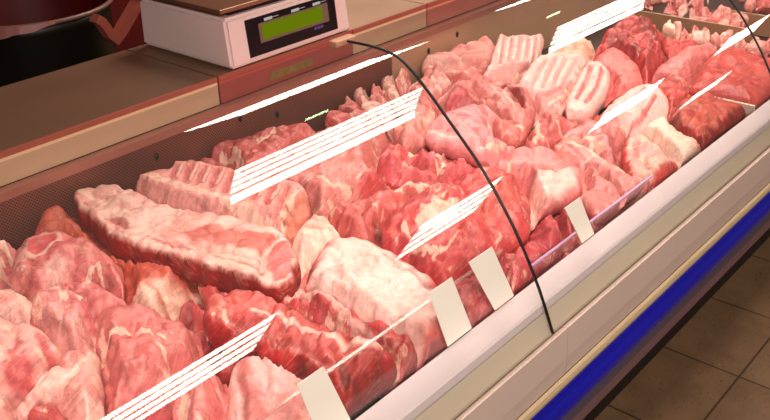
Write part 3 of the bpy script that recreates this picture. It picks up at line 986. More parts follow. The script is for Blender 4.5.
# ---- centre front
P('pork_haunch_cut', 'red leg cut with pale grain, left of and behind the big red roast',
  [(322, 232), (330, 218), (346, 208), (370, 200), (398, 192), (428, 184), (446, 190), (432, 206), (410, 226), (398, 248), (372, 252), (344, 250)],
  col=s2l((214, 90, 82)), alt=C_RED, h=.04, hb=.045, dz=.0, fat=.16, lump=.009,
  patch=[('line', [(396, 194), (412, 190), (436, 188)], 5, .85), ('line', [(332, 216), (350, 208)], 4, .6), ('poly', [(374, 226), (386, 222), (392, 228), (384, 238), (376, 236)], 3, .9, C_DARK), ('line', [(378, 240), (386, 246)], 4, .7, C_PALE)],
  groove=[([(376, 232), (386, 230)], 6, -12), ([(360, 218), (368, 238), (374, 248)], 3, -6), ([(404, 196), (420, 192)], 3, -4)])
P('pork_roast', 'big red roast with white fat patches, lying in the centre against the glass seam',
  [(388, 238), (394, 222), (412, 206), (438, 192), (466, 182), (490, 180), (508, 186), (522, 204), (524, 224), (514, 240), (488, 254), (462, 266), (438, 280), (420, 284), (404, 268), (392, 254)],
  col=s2l((210, 64, 62)), alt=s2l((188, 40, 44)), h=.055, hb=.045, dz=.004, fat=.16, lump=.011,
  patch=[('poly', [(414, 228), (436, 212), (458, 210), (462, 224), (440, 236), (424, 244)], 5, .9), ('line', [(482, 202), (490, 216), (484, 226)], 4, .8), ('line', [(410, 252), (424, 262), (440, 262), (462, 250)], 4, .7),
         ('poly', [(468, 208), (500, 192), (516, 204), (512, 226), (488, 236), (466, 232)], 5, .6, s2l((206, 84, 64))), ('line', [(404, 234), (412, 248)], 4, .7), ('line', [(446, 194), (454, 202)], 4, .8)],
  groove=[([(396, 236), (408, 240), (414, 256)], 4, -8), ([(404, 260), (430, 266), (470, 250)], 3, -6), ([(440, 196), (424, 212)], 3, -4)])
P('pork_fat_slab', 'cream back-fat slab between the rib rack end and the big pale leg',
  [(290, 250), (298, 236), (312, 222), (326, 224), (338, 236), (344, 248), (336, 262), (322, 276), (304, 284), (294, 276)],
  col=s2l((246, 206, 184)), alt=C_PALE, h=.028, hb=.04, dz=.004, fat=.3, mat='pale', lump=.005,
  patch=[('line', [(330, 250), (318, 262), (308, 280)], 4, .7, s2l((214, 96, 84)))], groove=[([(334, 252), (318, 262), (306, 280)], 4, -6)])
P('pork_flank_piece', 'small pink flank piece between the loin end and the big pale leg',
  [(298, 290), (302, 272), (316, 262), (332, 266), (338, 282), (334, 304), (316, 306), (302, 300)],
  col=C_PINK, alt=s2l((222, 100, 92)), h=.03, hb=.04, dz=-.004, fat=.14)
P('fresh_ham', 'very large pale pink fat-covered fresh ham beside the two upright price cards',
  [(304, 290), (314, 272), (326, 256), (344, 246), (366, 250), (392, 260), (414, 274), (432, 288), (442, 310), (446, 336), (434, 358), (414, 368), (392, 356), (366, 336), (336, 312), (314, 302)],
  col=s2l((248, 206, 194)), alt=s2l((242, 186, 174)), h=.05, hb=.045, dz=.004, fat=.08, mat='pale', lump=.006, fatc=s2l((250, 220, 208)), side=C_ROSE,
  patch=[('line', [(342, 248), (366, 252), (388, 260)], 5, .5, C_PINK), ('poly', [(426, 340), (446, 318), (448, 340), (434, 360), (414, 366)], 6, .7, C_ROSE), ('line', [(392, 268), (420, 288)], 3, .5, C_PINK)],
  groove=[([(384, 266), (414, 286), (434, 300)], 3, -4)])
# ---- left bay, left group
P('pork_shoulder_end', 'small pink shoulder end at the far left edge, under the perforated panel',
  [(-40, 252), (-10, 246), (8, 250), (22, 262), (28, 290), (8, 304), (-30, 306)],
  col=C_PINK, alt=C_ROSE, h=.03, hb=.045, dz=-.004, fat=.3,
  patch=[('line', [(6, 254), (16, 262), (12, 274)], 5, .8)])
P('pork_shoulder', 'rosy shoulder with a sawn round bone ringed in white, left below the perforated panel',
  [(16, 270), (26, 252), (44, 242), (62, 238), (80, 248), (102, 258), (116, 268), (118, 288), (110, 298), (84, 298), (60, 296), (40, 306), (20, 304)],
  col=s2l((214, 98, 94)), alt=C_PINK, h=.045, hb=.045, dz=.008, fat=.16, lump=.008,
  patch=[('poly', [(46, 276), (60, 268), (70, 276), (64, 290), (46, 292)], 6, .8, s2l((242, 180, 168))), ('line', [(88, 282), (100, 276), (102, 282)], 3, .8), ('line', [(22, 268), (36, 254), (46, 246)], 5, .6, C_PALE)],
  groove=[([(90, 280), (106, 272), (110, 284)], 4, -8), ([(40, 304), (56, 288), (88, 292)], 3, -5)],
  parts=[dict(kind='disc', name='bone_end', c=(45, 256), rx=20, ry=10, sk=-7, lift=.001, col=s2l((234, 172, 156)), inner=s2l((214, 92, 92)), seed=5, label='sawn oval bone face ringed in white')])
P('pork_shank', 'cream and pink fatty shank lump below the shoulder with the round bone',
  [(-30, 306), (-4, 298), (14, 294), (34, 304), (42, 318), (30, 332), (8, 340), (-28, 340)],
  col=s2l((240, 176, 164)), alt=C_PINK, h=.035, hb=.045, dz=.006, fat=.45, lump=.01)
P('pork_blade_piece', 'rosy blade piece with ragged white fat, in the middle of the left group',
  [(34, 332), (38, 312), (52, 298), (76, 292), (102, 292), (122, 304), (132, 320), (118, 330), (104, 346), (90, 362), (66, 360), (48, 348)],
  col=s2l((212, 92, 92)), alt=C_PINK, h=.04, hb=.045, dz=.010, fat=.24, lump=.012,
  patch=[('poly', [(40, 320), (56, 312), (80, 318), (98, 330), (88, 350), (70, 356), (52, 342)], 8, .6, s2l((238, 168, 158))), ('line', [(44, 306), (64, 302), (84, 310)], 4, .6), ('line', [(92, 336), (86, 354)], 4, .7)],
  groove=[([(42, 318), (62, 328), (76, 350)], 3, -6), ([(68, 300), (86, 308), (104, 318)], 3, -5), ([(98, 334), (88, 354)], 3, -7)])
P('pork_knuckle', 'cream knuckle of pork streaked with red muscle, at the left edge above the bottom corner',
  [(-40, 342), (-10, 330), (16, 328), (36, 334), (54, 350), (66, 366), (48, 386), (28, 402), (16, 424), (10, 450), (-40, 450)],
  col=s2l((240, 178, 164)), alt=s2l((232, 146, 136)), h=.05, hb=.05, dz=.012, fat=.35, lump=.008,
  patch=[('poly', [(12, 372), (20, 350), (30, 360), (32, 380), (16, 396), (8, 392)], 4, .9, s2l((206, 70, 76))), ('poly', [(38, 346), (48, 350), (62, 366), (50, 368), (42, 358)], 3, .9, s2l((208, 76, 80))),
         ('poly', [(-10, 340), (4, 342), (4, 360), (-12, 362)], 4, .8, C_ROSE)],
  groove=[([(8, 398), (30, 388), (44, 376)], 3, -5)])
P('pork_muscle', 'large round rosy leg muscle with a white sinew line, centre of the bottom left',
  [(94, 372), (98, 346), (104, 328), (122, 318), (148, 318), (176, 328), (198, 342), (208, 358), (200, 384), (180, 402), (152, 416), (120, 414), (100, 398)],
  col=s2l((216, 108, 102)), alt=s2l((206, 92, 88)), h=.055, hb=.05, dz=.008, fat=.12, lump=.006, grain=120,
  patch=[('line', [(104, 348), (120, 342), (146, 342), (166, 350)], 2.6, .9), ('poly', [(98, 342), (106, 334), (110, 342), (102, 356)], 4, .8), ('line', [(160, 360), (170, 372), (164, 384)], 4, .5)],
  groove=[([(102, 352), (120, 345), (148, 345)], 2.5, -4), ([(122, 374), (130, 388)], 2, -4)])
P('pork_shoulder_lobe', 'pale fat-faced shoulder lobe with a rosy top, at the bottom left beside the round muscle',
  [(16, 416), (32, 396), (48, 378), (66, 362), (86, 352), (96, 360), (98, 388), (100, 416), (98, 450), (20, 450)],
  col=s2l((242, 182, 166)), alt=s2l((234, 150, 140)), h=.045, hb=.045, dz=.014, fat=.25, lump=.007,
  patch=[('poly', [(58, 368), (76, 354), (92, 352), (86, 364), (66, 374)], 4, .7, C_ROSE), ('poly', [(44, 406), (66, 394), (94, 384), (96, 406), (70, 412)], 6, .6, C_ROSE)],
  groove=[([(20, 412), (40, 402)], 3, -6)])
P('pork_scrap', 'pinkish-red scrap at the bottom edge below the pale shoulder lobe',
  [(20, 432), (30, 412), (54, 408), (66, 420), (62, 450), (20, 450)], col=C_RED, alt=C_DEEP, h=.02, hb=.03, dz=.018, fat=.1)
P('pork_trotter_end', 'round pink trotter end cut off by the bottom left corner',
  [(-30, 404), (-6, 402), (10, 412), (18, 430), (14, 450), (-30, 450)], col=C_PINK, alt=C_PALE, h=.03, hb=.03, dz=.028, fat=.2)
P('pork_shoulder_lobe', 'smooth pink shoulder lobe with white fat corner, right of the large round muscle',
  [(158, 420), (168, 400), (186, 384), (204, 372), (228, 366), (238, 384), (238, 412), (236, 450), (156, 450)],
  col=s2l((230, 116, 116)), alt=C_PINK, h=.04, hb=.045, dz=.002, fat=.15, lump=.006,
  patch=[('poly', [(164, 412), (176, 394), (188, 386), (190, 398), (182, 416)], 4, .85), ('line', [(206, 380), (222, 386), (216, 396)], 4, .4)],
  groove=[([(180, 416), (190, 398)], 3, -4)])
P('pork_scrap', 'dark red scrap at the bottom edge between the round muscle and the pink shoulder lobe',
  [(126, 420), (146, 406), (166, 404), (172, 420), (164, 450), (122, 450)], col=s2l((200, 56, 62)), alt=C_DEEP, h=.02, hb=.04, dz=-.006, fat=.1)
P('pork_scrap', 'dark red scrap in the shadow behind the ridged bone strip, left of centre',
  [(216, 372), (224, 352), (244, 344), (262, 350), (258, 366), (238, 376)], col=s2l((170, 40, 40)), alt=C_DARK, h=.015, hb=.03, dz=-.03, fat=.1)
P('pork_haunch_end', 'pale leg end with a rosy left side, at the bottom behind the leaning price card',
  [(232, 392), (238, 372), (250, 358), (270, 351), (294, 356), (316, 372), (336, 396), (342, 450), (240, 450)],
  col=s2l((242, 180, 172)), alt=s2l((236, 156, 150)), h=.05, hb=.045, dz=.004, fat=.2, lump=.006, mat='pale',
  patch=[('poly', [(236, 372), (246, 366), (254, 384), (266, 412), (268, 450), (248, 450), (244, 404)], 4, .85, C_ROSE), ('poly', [(256, 362), (274, 352), (296, 357), (310, 370), (290, 368), (270, 362)], 4, .8, s2l((224, 104, 108))),
         ('poly', [(276, 412), (292, 404), (304, 420), (300, 450), (276, 450)], 5, .6, C_ROSE)],
  groove=[([(238, 384), (246, 404), (246, 440)], 3, -6)])
P('rib_bone_strip', 'shorter red bone strip with a knobbly pale ridge, beside the large fresh ham',
  [(282, 300), (288, 291), (300, 290), (322, 300), (344, 312), (362, 326), (386, 336), (406, 346), (416, 362), (408, 378), (390, 382), (364, 368), (334, 342), (302, 322), (286, 312)],
  col=s2l((206, 56, 54)), alt=s2l((176, 30, 34)), h=.04, hb=.04, dz=.008, fat=.2, lump=.012,
  patch=[('line', [(290, 294), (312, 304), (338, 318), (356, 334), (372, 346)], 6, .75, s2l((244, 190, 176)))],
  groove=[([(300, 302), (322, 318), (346, 336)], 3, -7), ([(366, 340), (390, 356)], 3, -6), ([(312, 304), (308, 316)], 2, -5), ([(330, 314), (326, 328)], 2, -5)])
P('rib_bone_strip', 'longest red rib strip with pale ridge and dark red cut end at the ledge',
  [(210, 324), (216, 313), (236, 304), (260, 301), (280, 312), (306, 322), (332, 334), (356, 348), (378, 360), (398, 374), (398, 386), (378, 402), (362, 414), (346, 404), (330, 388), (304, 370), (272, 354), (240, 342), (218, 334)],
  col=s2l((216, 84, 74)), alt=s2l((198, 52, 50)), h=.045, hb=.035, dz=.016, fat=.12, lump=.009, side=s2l((170, 36, 36)),
  patch=[('line', [(256, 326), (284, 332), (316, 342), (344, 356), (374, 366)], 6, .85, s2l((248, 208, 190))), ('line', [(214, 326), (222, 320), (228, 334)], 4, .7), ('poly', [(352, 378), (372, 366), (396, 378), (380, 400), (362, 412), (350, 398)], 3, .95, s2l((186, 34, 34))),
         ('line', [(338, 370), (346, 386), (344, 402)], 5, .9, s2l((110, 14, 18))), ('line', [(282, 346), (314, 360), (338, 376)], 6, .7, s2l((196, 44, 40))), ('line', [(374, 362), (390, 372), (398, 384)], 1.6, .8)],
  groove=[([(226, 330), (262, 344), (300, 358), (334, 378)], 4, -6), ([(336, 362), (344, 380), (346, 400)], 4, -10), ([(288, 334), (284, 346)], 2.4, -6), ([(304, 340), (300, 353)], 2.4, -6), ([(320, 347), (316, 360)], 2.4, -6)])
P('pork_loin', 'long pale pork loin with a pink oval cut end, lying over the pieces at left',
  [(74, 198), (80, 193), (92, 193), (107, 190), (124, 194), (150, 204), (178, 213), (208, 220), (242, 227), (268, 233), (286, 241), (296, 254), (299, 270), (292, 286), (280, 294), (264, 290), (228, 279),
   (192, 267), (152, 256), (120, 246), (100, 232), (84, 217), (75, 207)],
  res=.7, col=s2l((242, 188, 172)), alt=s2l((232, 150, 138)), h=.024, hs=1, hb=.03, w=.009, dz=.014, k=.1, fat=.2, lump=.004, mat='pale', side=s2l((150, 26, 22)), sharp=.3, grow=1.0, rag=.005,
  seam=.4, drop=.30,
  patch=[('line', [(150, 246), (190, 258), (230, 268), (262, 280)], 3, .75, s2l((196, 56, 48))),
         ('line', [(192, 259), (214, 263), (240, 270)], 3, .8),
         ('poly', [(172, 240), (210, 234), (250, 238), (276, 243), (262, 260), (236, 257), (196, 250)], 4, 1.0, s2l((214, 100, 84))),
         ('poly', [(268, 256), (280, 247), (291, 251), (296, 266), (290, 283), (276, 288), (266, 276)], 1.5, 1.0, s2l((218, 108, 104))),
         ('line', [(264, 278), (266, 258), (278, 246), (291, 247)], 3.5, 1.0, s2l((248, 214, 198))), ('line', [(299, 268), (294, 284), (282, 292)], 3, .9, s2l((196, 60, 54))), ('line', [(102, 200), (100, 206)], 4, .6, C_PINK),
         ('line', [(108, 226), (118, 228), (128, 234)], 6, .8, C_ROSE), ('line', [(124, 216), (140, 220)], 6, .5, C_PINK), ('line', [(82, 204), (92, 216), (100, 228)], 4, .6, s2l((222, 112, 80))),
         ('line', [(84, 200), (110, 210), (120, 222)], 6, .8)],
  groove=[([(176, 252), (210, 256), (250, 266)], 4, -5), ([(262, 282), (263, 260), (276, 244)], 3, -5), ([(110, 204), (150, 222), (190, 232)], 5, 3), ([(110, 226), (130, 236)], 3, -5)], gdark=.6, grain=160)

# ---- far trays: minced trimmings
TR2 = []
rnd = random.Random(5)
for r_, (ua, ub, va, vb) in enumerate([(646, 742, -12, 14), (700, 740, 14, 24)]):
    n = 46 if r_ == 0 else 9
    for i in range(n):
        f = rnd.random()
        u = ua+(ub-ua)*f
        v = va+(vb-va)*rnd.random()+(u-646)*.13*(r_ == 0)
        TR2.append((u, v, 0))
for i in range(20):
    u = rnd.uniform(672, 738)
    TR2.append((u, 27+(u-672)*.17+rnd.uniform(0, 8), 1))
for i in range(12):
    TR2.append((rnd.uniform(742, 790), rnd.uniform(34, 52), 1))
for i in range(14):
    TR2.append((rnd.uniform(742, 790), rnd.uniform(-8, 8), 2))
for i, (u, v, q) in enumerate(TR2):
    rx, ry = rnd.uniform(5, 9), rnd.uniform(3, 5)
    lab = ['pale pink lump of pork trimming heaped in the far tray behind the tray divider',
           'small pinkish pork trimming in the narrow tray in front of the far divider',
           'pale pink pork trimming beyond the second glass seam in the last tray'][q]
    P('pork_trimming', lab, [(u+rx*math.cos(t)*(1+.4*rnd.uniform(-1, 1)), v-ry*math.sin(t)*(1+.4*rnd.uniform(-1, 1))) for t in [2*math.pi*w_/8 for w_ in range(8)]],
      col=[C_PALE, C_PINK, s2l((238, 160, 148)), s2l((214, 104, 104))][i % 4], alt=C_ROSE, h=.016, hs=1, hb=.01, dz=[-.024, -.032, -.022][q]+.022*(i % 46)/46, fat=.2, lump=.004, seam=.4, res=1.3, xmin=[2.841, 2.606, 3.036][q], xmax=[3.024, 2.829, 9][q],
      group=['trimmings in the far tray', 'trimmings in the narrow tray', 'trimmings in the last tray'][q])
P('fat_trimming', 'cream piece of fat in the corner of the narrow far tray',
  [(662, 34), (664, 26), (670, 23), (674, 30), (672, 38), (664, 39)], xmin=2.606, xmax=2.829, col=C_CREAM, alt=C_PALE, h=.02, hb=.03, dz=0, fat=.3, mat='pale')

NH = len(HEAP)
for i, S in enumerate(HEAP):
    S['floor'] = 0.0 if S['name'] == 'pork_trimming' else .042*i/NH
for S in reversed(HEAP):
    meat(S)
# ------------------------------------------------------------------ display case
M['ledge'] = plain('white_ledge_enamel', (212, 200, 202), .45, .4, var=.05, scale=6)
M['beige'] = plain('beige_metal', (186, 174, 154), .45, .4, var=.10, scale=9, stretch=(.4, 3, 3))
M['panel'] = plain('pale_front_laminate', (196, 174, 163), .38, .4, var=.06, scale=5)
M['cream'] = plain('cream_trim', (188, 164, 130), .4, .4, var=.08, scale=8)
M['blue'] = plain('blue_bumper_plastic', (14, 14, 140), .36, .45, var=.2, scale=5, stretch=(.5, 6, 6))
M['grey'] = plain('grey_underside', (74, 66, 84), .5, .4, var=.1)
M['mauve'] = plain('mauve_kick_panel', (120, 86, 92), .5, .4, var=.1)
M['black'] = plain('black_rubber', (12, 10, 10), .5, .4, var=.2)
M['plinth'] = plain('dark_plinth_and_toe_shade', (16, 12, 12), .7, .2)
M['deck'] = plain('dark_wet_steel_deck', (46, 22, 20), .4, .5, var=.5, scale=20)
M['steel'] = plain('warm_brushed_steel', (150, 112, 94), .34, .5, metal=.75, var=.16, scale=10, stretch=(1, 9, 9))
M['tan'] = plain('tan_back_panel', (196, 156, 122), .4, .5, metal=.2, var=.14, scale=7)
M['traywall'] = plain('tan_tray_divider', (186, 140, 106), .4, .5, var=.08)
M['white_div'] = plain('white_tray_divider', (232, 214, 196), .4, .5, var=.05)


def perforated():
    m, nt = new_mat('perforated_steel_panel')
    L = nt.links.new
    b = principled(nt, (120, 70, 60), .38, .5, .35)
    tc = N(nt, 'ShaderNodeTexCoord')
    sp = N(nt, 'ShaderNodeSeparateXYZ')
    L(tc.outputs['Object'], sp.inputs[0])

    def mth(op, a, bb=None):
        n = N(nt, 'ShaderNodeMath', operation=op)
        for i, q in enumerate((a, bb)):
            if q is None:
                continue
            if isinstance(q, (int, float)):
                n.inputs[i].default_value = q
            else:
                L(q, n.inputs[i])
        return n.outputs[0]
    p = .0072
    X = mth('MULTIPLY', sp.outputs[0], 2*math.pi/p)
    Z = mth('MULTIPLY', sp.outputs[2], 2*math.pi/p)
    c = mth('MULTIPLY', mth('COSINE', X), mth('COSINE', Z))
    hole = N(nt, 'ShaderNodeMapRange')
    hole.inputs['From Min'].default_value = .15
    hole.inputs['From Max'].default_value = .5
    L(c, hole.inputs['Value'])
    ns = N(nt, 'ShaderNodeTexNoise')
    ns.inputs['Scale'].default_value = 5
    L(tc.outputs['Object'], ns.inputs['Vector'])
    bm_ = N(nt, 'ShaderNodeMix', data_type='RGBA')
    bm_.inputs[6].default_value = (*s2l((168, 104, 82)), 1)
    bm_.inputs[7].default_value = (*s2l((112, 64, 52)), 1)
    L(ns.outputs[0], bm_.inputs[0])
    mx = N(nt, 'ShaderNodeMix', data_type='RGBA')
    L(bm_.outputs[2], mx.inputs[6])
    mx.inputs[7].default_value = (*s2l((64, 32, 28)), 1)
    L(hole.outputs[0], mx.inputs[0])
    L(mx.outputs[2], b.inputs['Base Color'])
    return m


M['perf'] = perforated()
CX0, CX1 = -.35, 4.3
case = thing('display_case', 'long refrigerated meat display case with curved glass front, white ledge and blue bumper', 'display case', (CX0, .62, 0))


def part(name, prof, mat, x0=CX0, x1=CX1, parent=case, label=None, bev=0):
    bm = bmesh.new()
    extrude_profile(bm, prof, x0, x1)
    o = link(name, bm, mat, parent)
    if label:
        o['label'] = label
    return o


part('front_ledge', [(.653, .842), (.656, .845), (.704, .842), (.706, .838), (.706, .76), (.653, .76), (.651, .828)], M['ledge'], label='flat white ledge')
part('recess_strip', [(.649, .828), (.632, .797), (.628, .76), (.650, .74)], M['beige'], label='beige sloping strip under the ledge')
for i, (a, b) in enumerate([(CX0, 1.150), (1.152, 2.245), (2.247, 3.34), (3.342, CX1)]):
    part('front_panel', [(.6135, .801), (.6165, .801), (.6265, .795), (.6265, .69), (.612, .705), (.6105, .74)], M['panel'], a, b)
part('trim_strip', [(.611, .704), (.626, .69), (.626, .683), (.6055, .684), (.604, .692), (.606, .700)], M['cream'], label='cream half-round trim')
bp = [(.626, .683), (.603, .683)]+[(.603-.016*math.sin(math.pi*t/8), .683-.058*t/8-.004) for t in range(1, 8)]+[(.603, .618), (.626, .618)]
part('bumper', bp, M['blue'], label='long rounded blue bumper')
part('lower_rail', [(.626, .617), (.606, .617), (.606, .585), (.612, .575), (.626, .575)], M['grey'])
part('kick_panel', [(.628, .574), (.613, .574), (.622, .527), (.635, .527)], M['mauve'])
part('toe_shadow_strip', [(.64, .526), (.624, .526), (.634, .470), (.662, .470), (.662, .526)], M['plinth'], label='black strip standing in for the shade under the case')  # black strip painted as the shade below the kick panel
part('plinth', [(.98, .0), (1.45, .0), (1.45, .70), (.98, .70)], M['plinth'])
part('tank', [(.665, .52), (.69, .745), (1.52, .745), (1.52, .70), (1.0, .70), (.98, .52)], M['plinth'], label='dark insulated underside')
part('deck', [(.708, .758), (.708, .779), (1.497, .779), (1.497, .758)], M['deck'], label='dark steel display deck')
bpx = 1.735
part('back_panel', [(1.498, .76), (1.498, .985), (1.51, .985), (1.51, .76)], M['perf'], CX0, bpx, label='perforated brown back panel')
part('back_panel', [(1.498, .76), (1.498, .985), (1.51, .985), (1.51, .76)], M['tan'], bpx+.002, CX1, label='plain tan back panel')
part('back_rail', [(1.4965, .970), (1.4965, .9868), (1.5208, .9868), (1.5208, .983), (1.4978, .981), (1.4978, .970)], plain('pinkish_steel_rail', (188, 126, 108), .35, .5, .3, .1), label='pinkish metal rail along the top of the back panel')
bm = bmesh.new()
rnd = random.Random(3)
for x, z in [(1.89, .93), (2.02, .945), (2.06, .90), (1.32, .925), (1.21, .95), (.98, .94)]:
    bmesh.ops.create_icosphere(bm, subdivisions=2, radius=.007, matrix=Matrix.Translation((x, 1.496, z)) @ Matrix.Diagonal((.7, .5, 1.3, 1)))
hk = link('panel_hook', bm, M['black'], case, True)
hk['label'] = 'small dark hooks on the back panel'
hk['kind'] = 'stuff'
for n_, x, y0, y1, z0, z1, mt, lb in [('tray_divider', 2.222, .712, .845, .7805, .848, 'white_div', 'white cross divider at the front'), ('tray_divider', 2.600, .93, 1.13, .7805, .846, 'traywall', 'short tan cross divider'),
                                      ('tray_divider', 2.835, .95, 1.40, .7805, .856, 'traywall', 'tall tan cross divider'), ('tray_divider', 3.03, .93, 1.15, .7805, .85, 'traywall', 'last tan cross divider')]:
    bm = bmesh.new()
    box(bm, (x-.004, y0, z0), (x+.004, y1, z1), .0015)
    o = link(n_, bm, M[mt], case)
    o['label'] = lb

# curved glass, measured along the seam
PROF = [(1.077, 1.228), (1.03, 1.230), (.985, 1.229), (.947, 1.222), (.904, 1.191), (.841, 1.131), (.779, 1.071), (.738, 1.019), (.696, .958), (.653, .878), (.623, .803)]


def chaikin(P_, n):
    Q = [Vector(p) for p in P_]
    for _ in range(n):
        R_ = [Q[0]]
        for a, b in zip(Q[:-1], Q[1:]):
            R_ += [a*.75+b*.25, a*.25+b*.75]
        R_.append(Q[-1])
        Q = R_
    return Q


GP = chaikin(PROF, 4)
M['glass'] = glass_mat('display_glass', (.985, .975, .965), 2.1, .0, 0, .010)
M['acrylic'] = glass_mat('clear_acrylic', (.985, .965, .96), 1.2, .01, .02)
M['clamp'] = plain('tan_clamp', (160, 112, 88), .4, .4)
M['seam'] = plain('black_glass_seal', (10, 8, 8), .4, .4, var=.1)
SEAMS = [.02, 1.118, 2.215, 3.31]
edges = [CX0]+SEAMS+[CX1]
for a, b in zip(edges[:-1], edges[1:]):
    bm = bmesh.new()
    rows = []
    for x in (a+.0015, b-.0015):
        rows.append([bm.verts.new((x, p.x, p.y)) for p in GP])
    for i in range(len(GP)-1):
        f = bm.faces.new((rows[0][i], rows[1][i], rows[1][i+1], rows[0][i+1]))
    bm.normal_update()
    bm.faces.ensure_lookup_table()
    if bm.faces[0].normal.z < 0:
        bmesh.ops.reverse_faces(bm, faces=bm.faces)
    o = link('glass_pane', bm, M['glass'], case, True)
    o['label'] = 'curved clear front glass'
for x in SEAMS:
    bm = bmesh.new()
    off = []
    for i, p in enumerate(GP):
        t = (GP[min(i+1, len(GP)-1)]-GP[max(i-1, 0)]).normalized()
        off.append(Vector((t.y, -t.x)))
    rows = []
    for xx, dd in ((x-.0017, -.002), (x+.0017, -.002), (x+.0017, .002), (x-.0017, .002)):
        rows.append([bm.verts.new((xx, p.x+o_.x*dd, p.y+o_.y*dd)) for p, o_ in zip(GP, off)])
    for r_ in range(4):
        A, B = rows[r_], rows[(r_+1) % 4]
        for i in range(len(GP)-1):
            bm.faces.new((A[i], A[i+1], B[i+1], B[i]))
    bmesh.ops.recalc_face_normals(bm, faces=bm.faces)
    o = link('glass_seam', bm, M['seam'], case, True)
    o['label'] = 'thin black seal between two panes'
    bm = bmesh.new()
    box(bm, (x-.028, 1.066, 1.222), (x+.024, 1.086, 1.2335), .003)
    o = link('glass_clamp', bm, M['clamp'], case)
    o['label'] = 'small tan clamp at the top of the seam'

# clear risers that hold the price cards
def quad_slab(bm, a, b, c, d, t):
    """thin slab over the quad a b c d"""
    n = (b-a).cross(d-a).normalized()*t
    hexa(bm, [a, b, c, d, a+n, b+n, c+n, d+n])
    bmesh.ops.recalc_face_normals(bm, faces=bm.faces)


for (xa, xb, yb, zb, yt, zt, lab) in [(-.25, 1.108, .7075, .846, .724, .932, 'long clear plastic riser behind the white ledge holding the upright price cards'),
                                      (1.20, 1.672, .7085, .80, .724, .855, 'short clear plastic riser at the front of the right bay with purple edge')]:
    bm = bmesh.new()
    quad_slab(bm, Vector((xa, yb, zb)), Vector((xb, yb, zb)), Vector((xb, yt, zt)), Vector((xa, yt, zt)), .002)
    r_ = tag(link('clear_riser', bm, M['acrylic']), lab, 'riser')
    bm = bmesh.new()
    box(bm, (xa, yt-.003, zt), (xb, yt+.002, zt+.003))
    e_ = link('riser_edge', bm, glass_mat('riser_edge', (.95, .8, .78), 1.2, .03, .1, .09) if zt > .9 else plain('riser_edge', (196, 150, 190), .3), r_)
    e_['label'] = 'shiny top edge'
M['card'] = plain('blank_white_card', (255, 250, 238), .5, .3, var=.02, scale=12)
for (q, lab) in [([(297, 381), (324, 370), (352, 432), (322, 444)], 'blank white price card leaning at the bottom edge, nearest the viewer'),
                 ([(429, 293), (452, 277), (472, 328), (448, 347)], 'blank white price card on the riser beside the big fresh ham'),
                 ([(469, 257), (492, 252), (514, 298), (495, 311)], 'blank white price card on the riser, next to the glass seam'),
                 ([(565, 206), (580, 199), (594, 237), (582, 246)], 'narrow blank white price card slanting alone right of the glass seam')]:
    yb, yt = .7010, .7165
    tl, tr_ = at(*q[0], y=yt), at(*q[1], y=yt)
    br, bl = at(*q[2], y=yb), at(*q[3], y=yb)
    zt, zb = max(tl.z, tr_.z), .848
    zt = (tl.z+tr_.z)/2
    tl.z = tr_.z = zt
    br.z = bl.z = .848
    bm = bmesh.new()
    quad_slab(bm, bl, br, tr_, tl, -.0012)
    tag(link('price_card', bm, M['card']), lab, 'price card')

# ------------------------------------------------------------------ worktop behind the case
M['wt_dark'] = plain('brown_worktop_laminate', (122, 88, 68), .42, .45, var=.16, scale=5, stretch=(1, 2, 1))
M['wt_light'] = plain('light_worktop_laminate', (176, 142, 116), .42, .45, var=.12, scale=5, stretch=(1, 2, 1))
M['wt_edge'] = plain('red_brown_edge_strip', (160, 88, 72), .4, .4, var=.08)
M['f_cream'] = plain('cream_fascia', (224, 190, 152), .4, .4, var=.05)
M['f_red'] = plain('salmon_red_fascia', (176, 82, 70), .35, .5, var=.06)
M['f_salmon'] = plain('salmon_fascia', (214, 130, 112), .35, .5, var=.05)
tops = [(-.35, 1.178, 'wt_dark', 'f_cream', 'brown worktop left of the weighing scale with a cream front'),
        (1.183, 1.612, 'wt_dark', 'f_red', 'short worktop under the weighing scale with a red front'),
        (1.616, 1.912, 'wt_light', 'f_cream', 'light worktop just right of the weighing scale with a cream front'),
        (1.917, 4.3, 'wt_light', 'f_salmon', 'long light worktop at the far end with a salmon front')]
for xa, xb, mt, mf, lab in tops:
    t = thing('worktop', lab, 'worktop', (xa, 1.53, .99))
    bm = bmesh.new()
    box(bm, (xa, 1.527, 1.022), (xb, 1.86, 1.05), .002)
    link('worktop_slab', bm, M[mt], t)
    bm = bmesh.new()
    box(bm, (xa, 1.521, 1.0395), (xb, 1.5265, 1.0515), .001)
    link('edge_strip', bm, M['wt_edge'], t)
    bm = bmesh.new()
    box(bm, (xa, 1.5215, .988), (xb, 1.5265, 1.0392), .0012)
    link('fascia', bm, M[mf], t)
    bm = bmesh.new()
    box(bm, (xa+.01, 1.535, .0), (xb-.01, 1.80, 1.0215))
    link('cabinet_body', bm, M['plinth'], t)
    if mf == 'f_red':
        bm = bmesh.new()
        box(bm, (1.33, 1.5205, 1.000), (1.47, 1.5213, 1.018))  # thin mottled yellow-green patch on the red fascia
        s_ = link('blotch', bm, plain('mottled_olive', (150, 130, 60), .5, .3, var=.5, scale=60), t)
        s_['label'] = 'mottled yellow-green blotch'

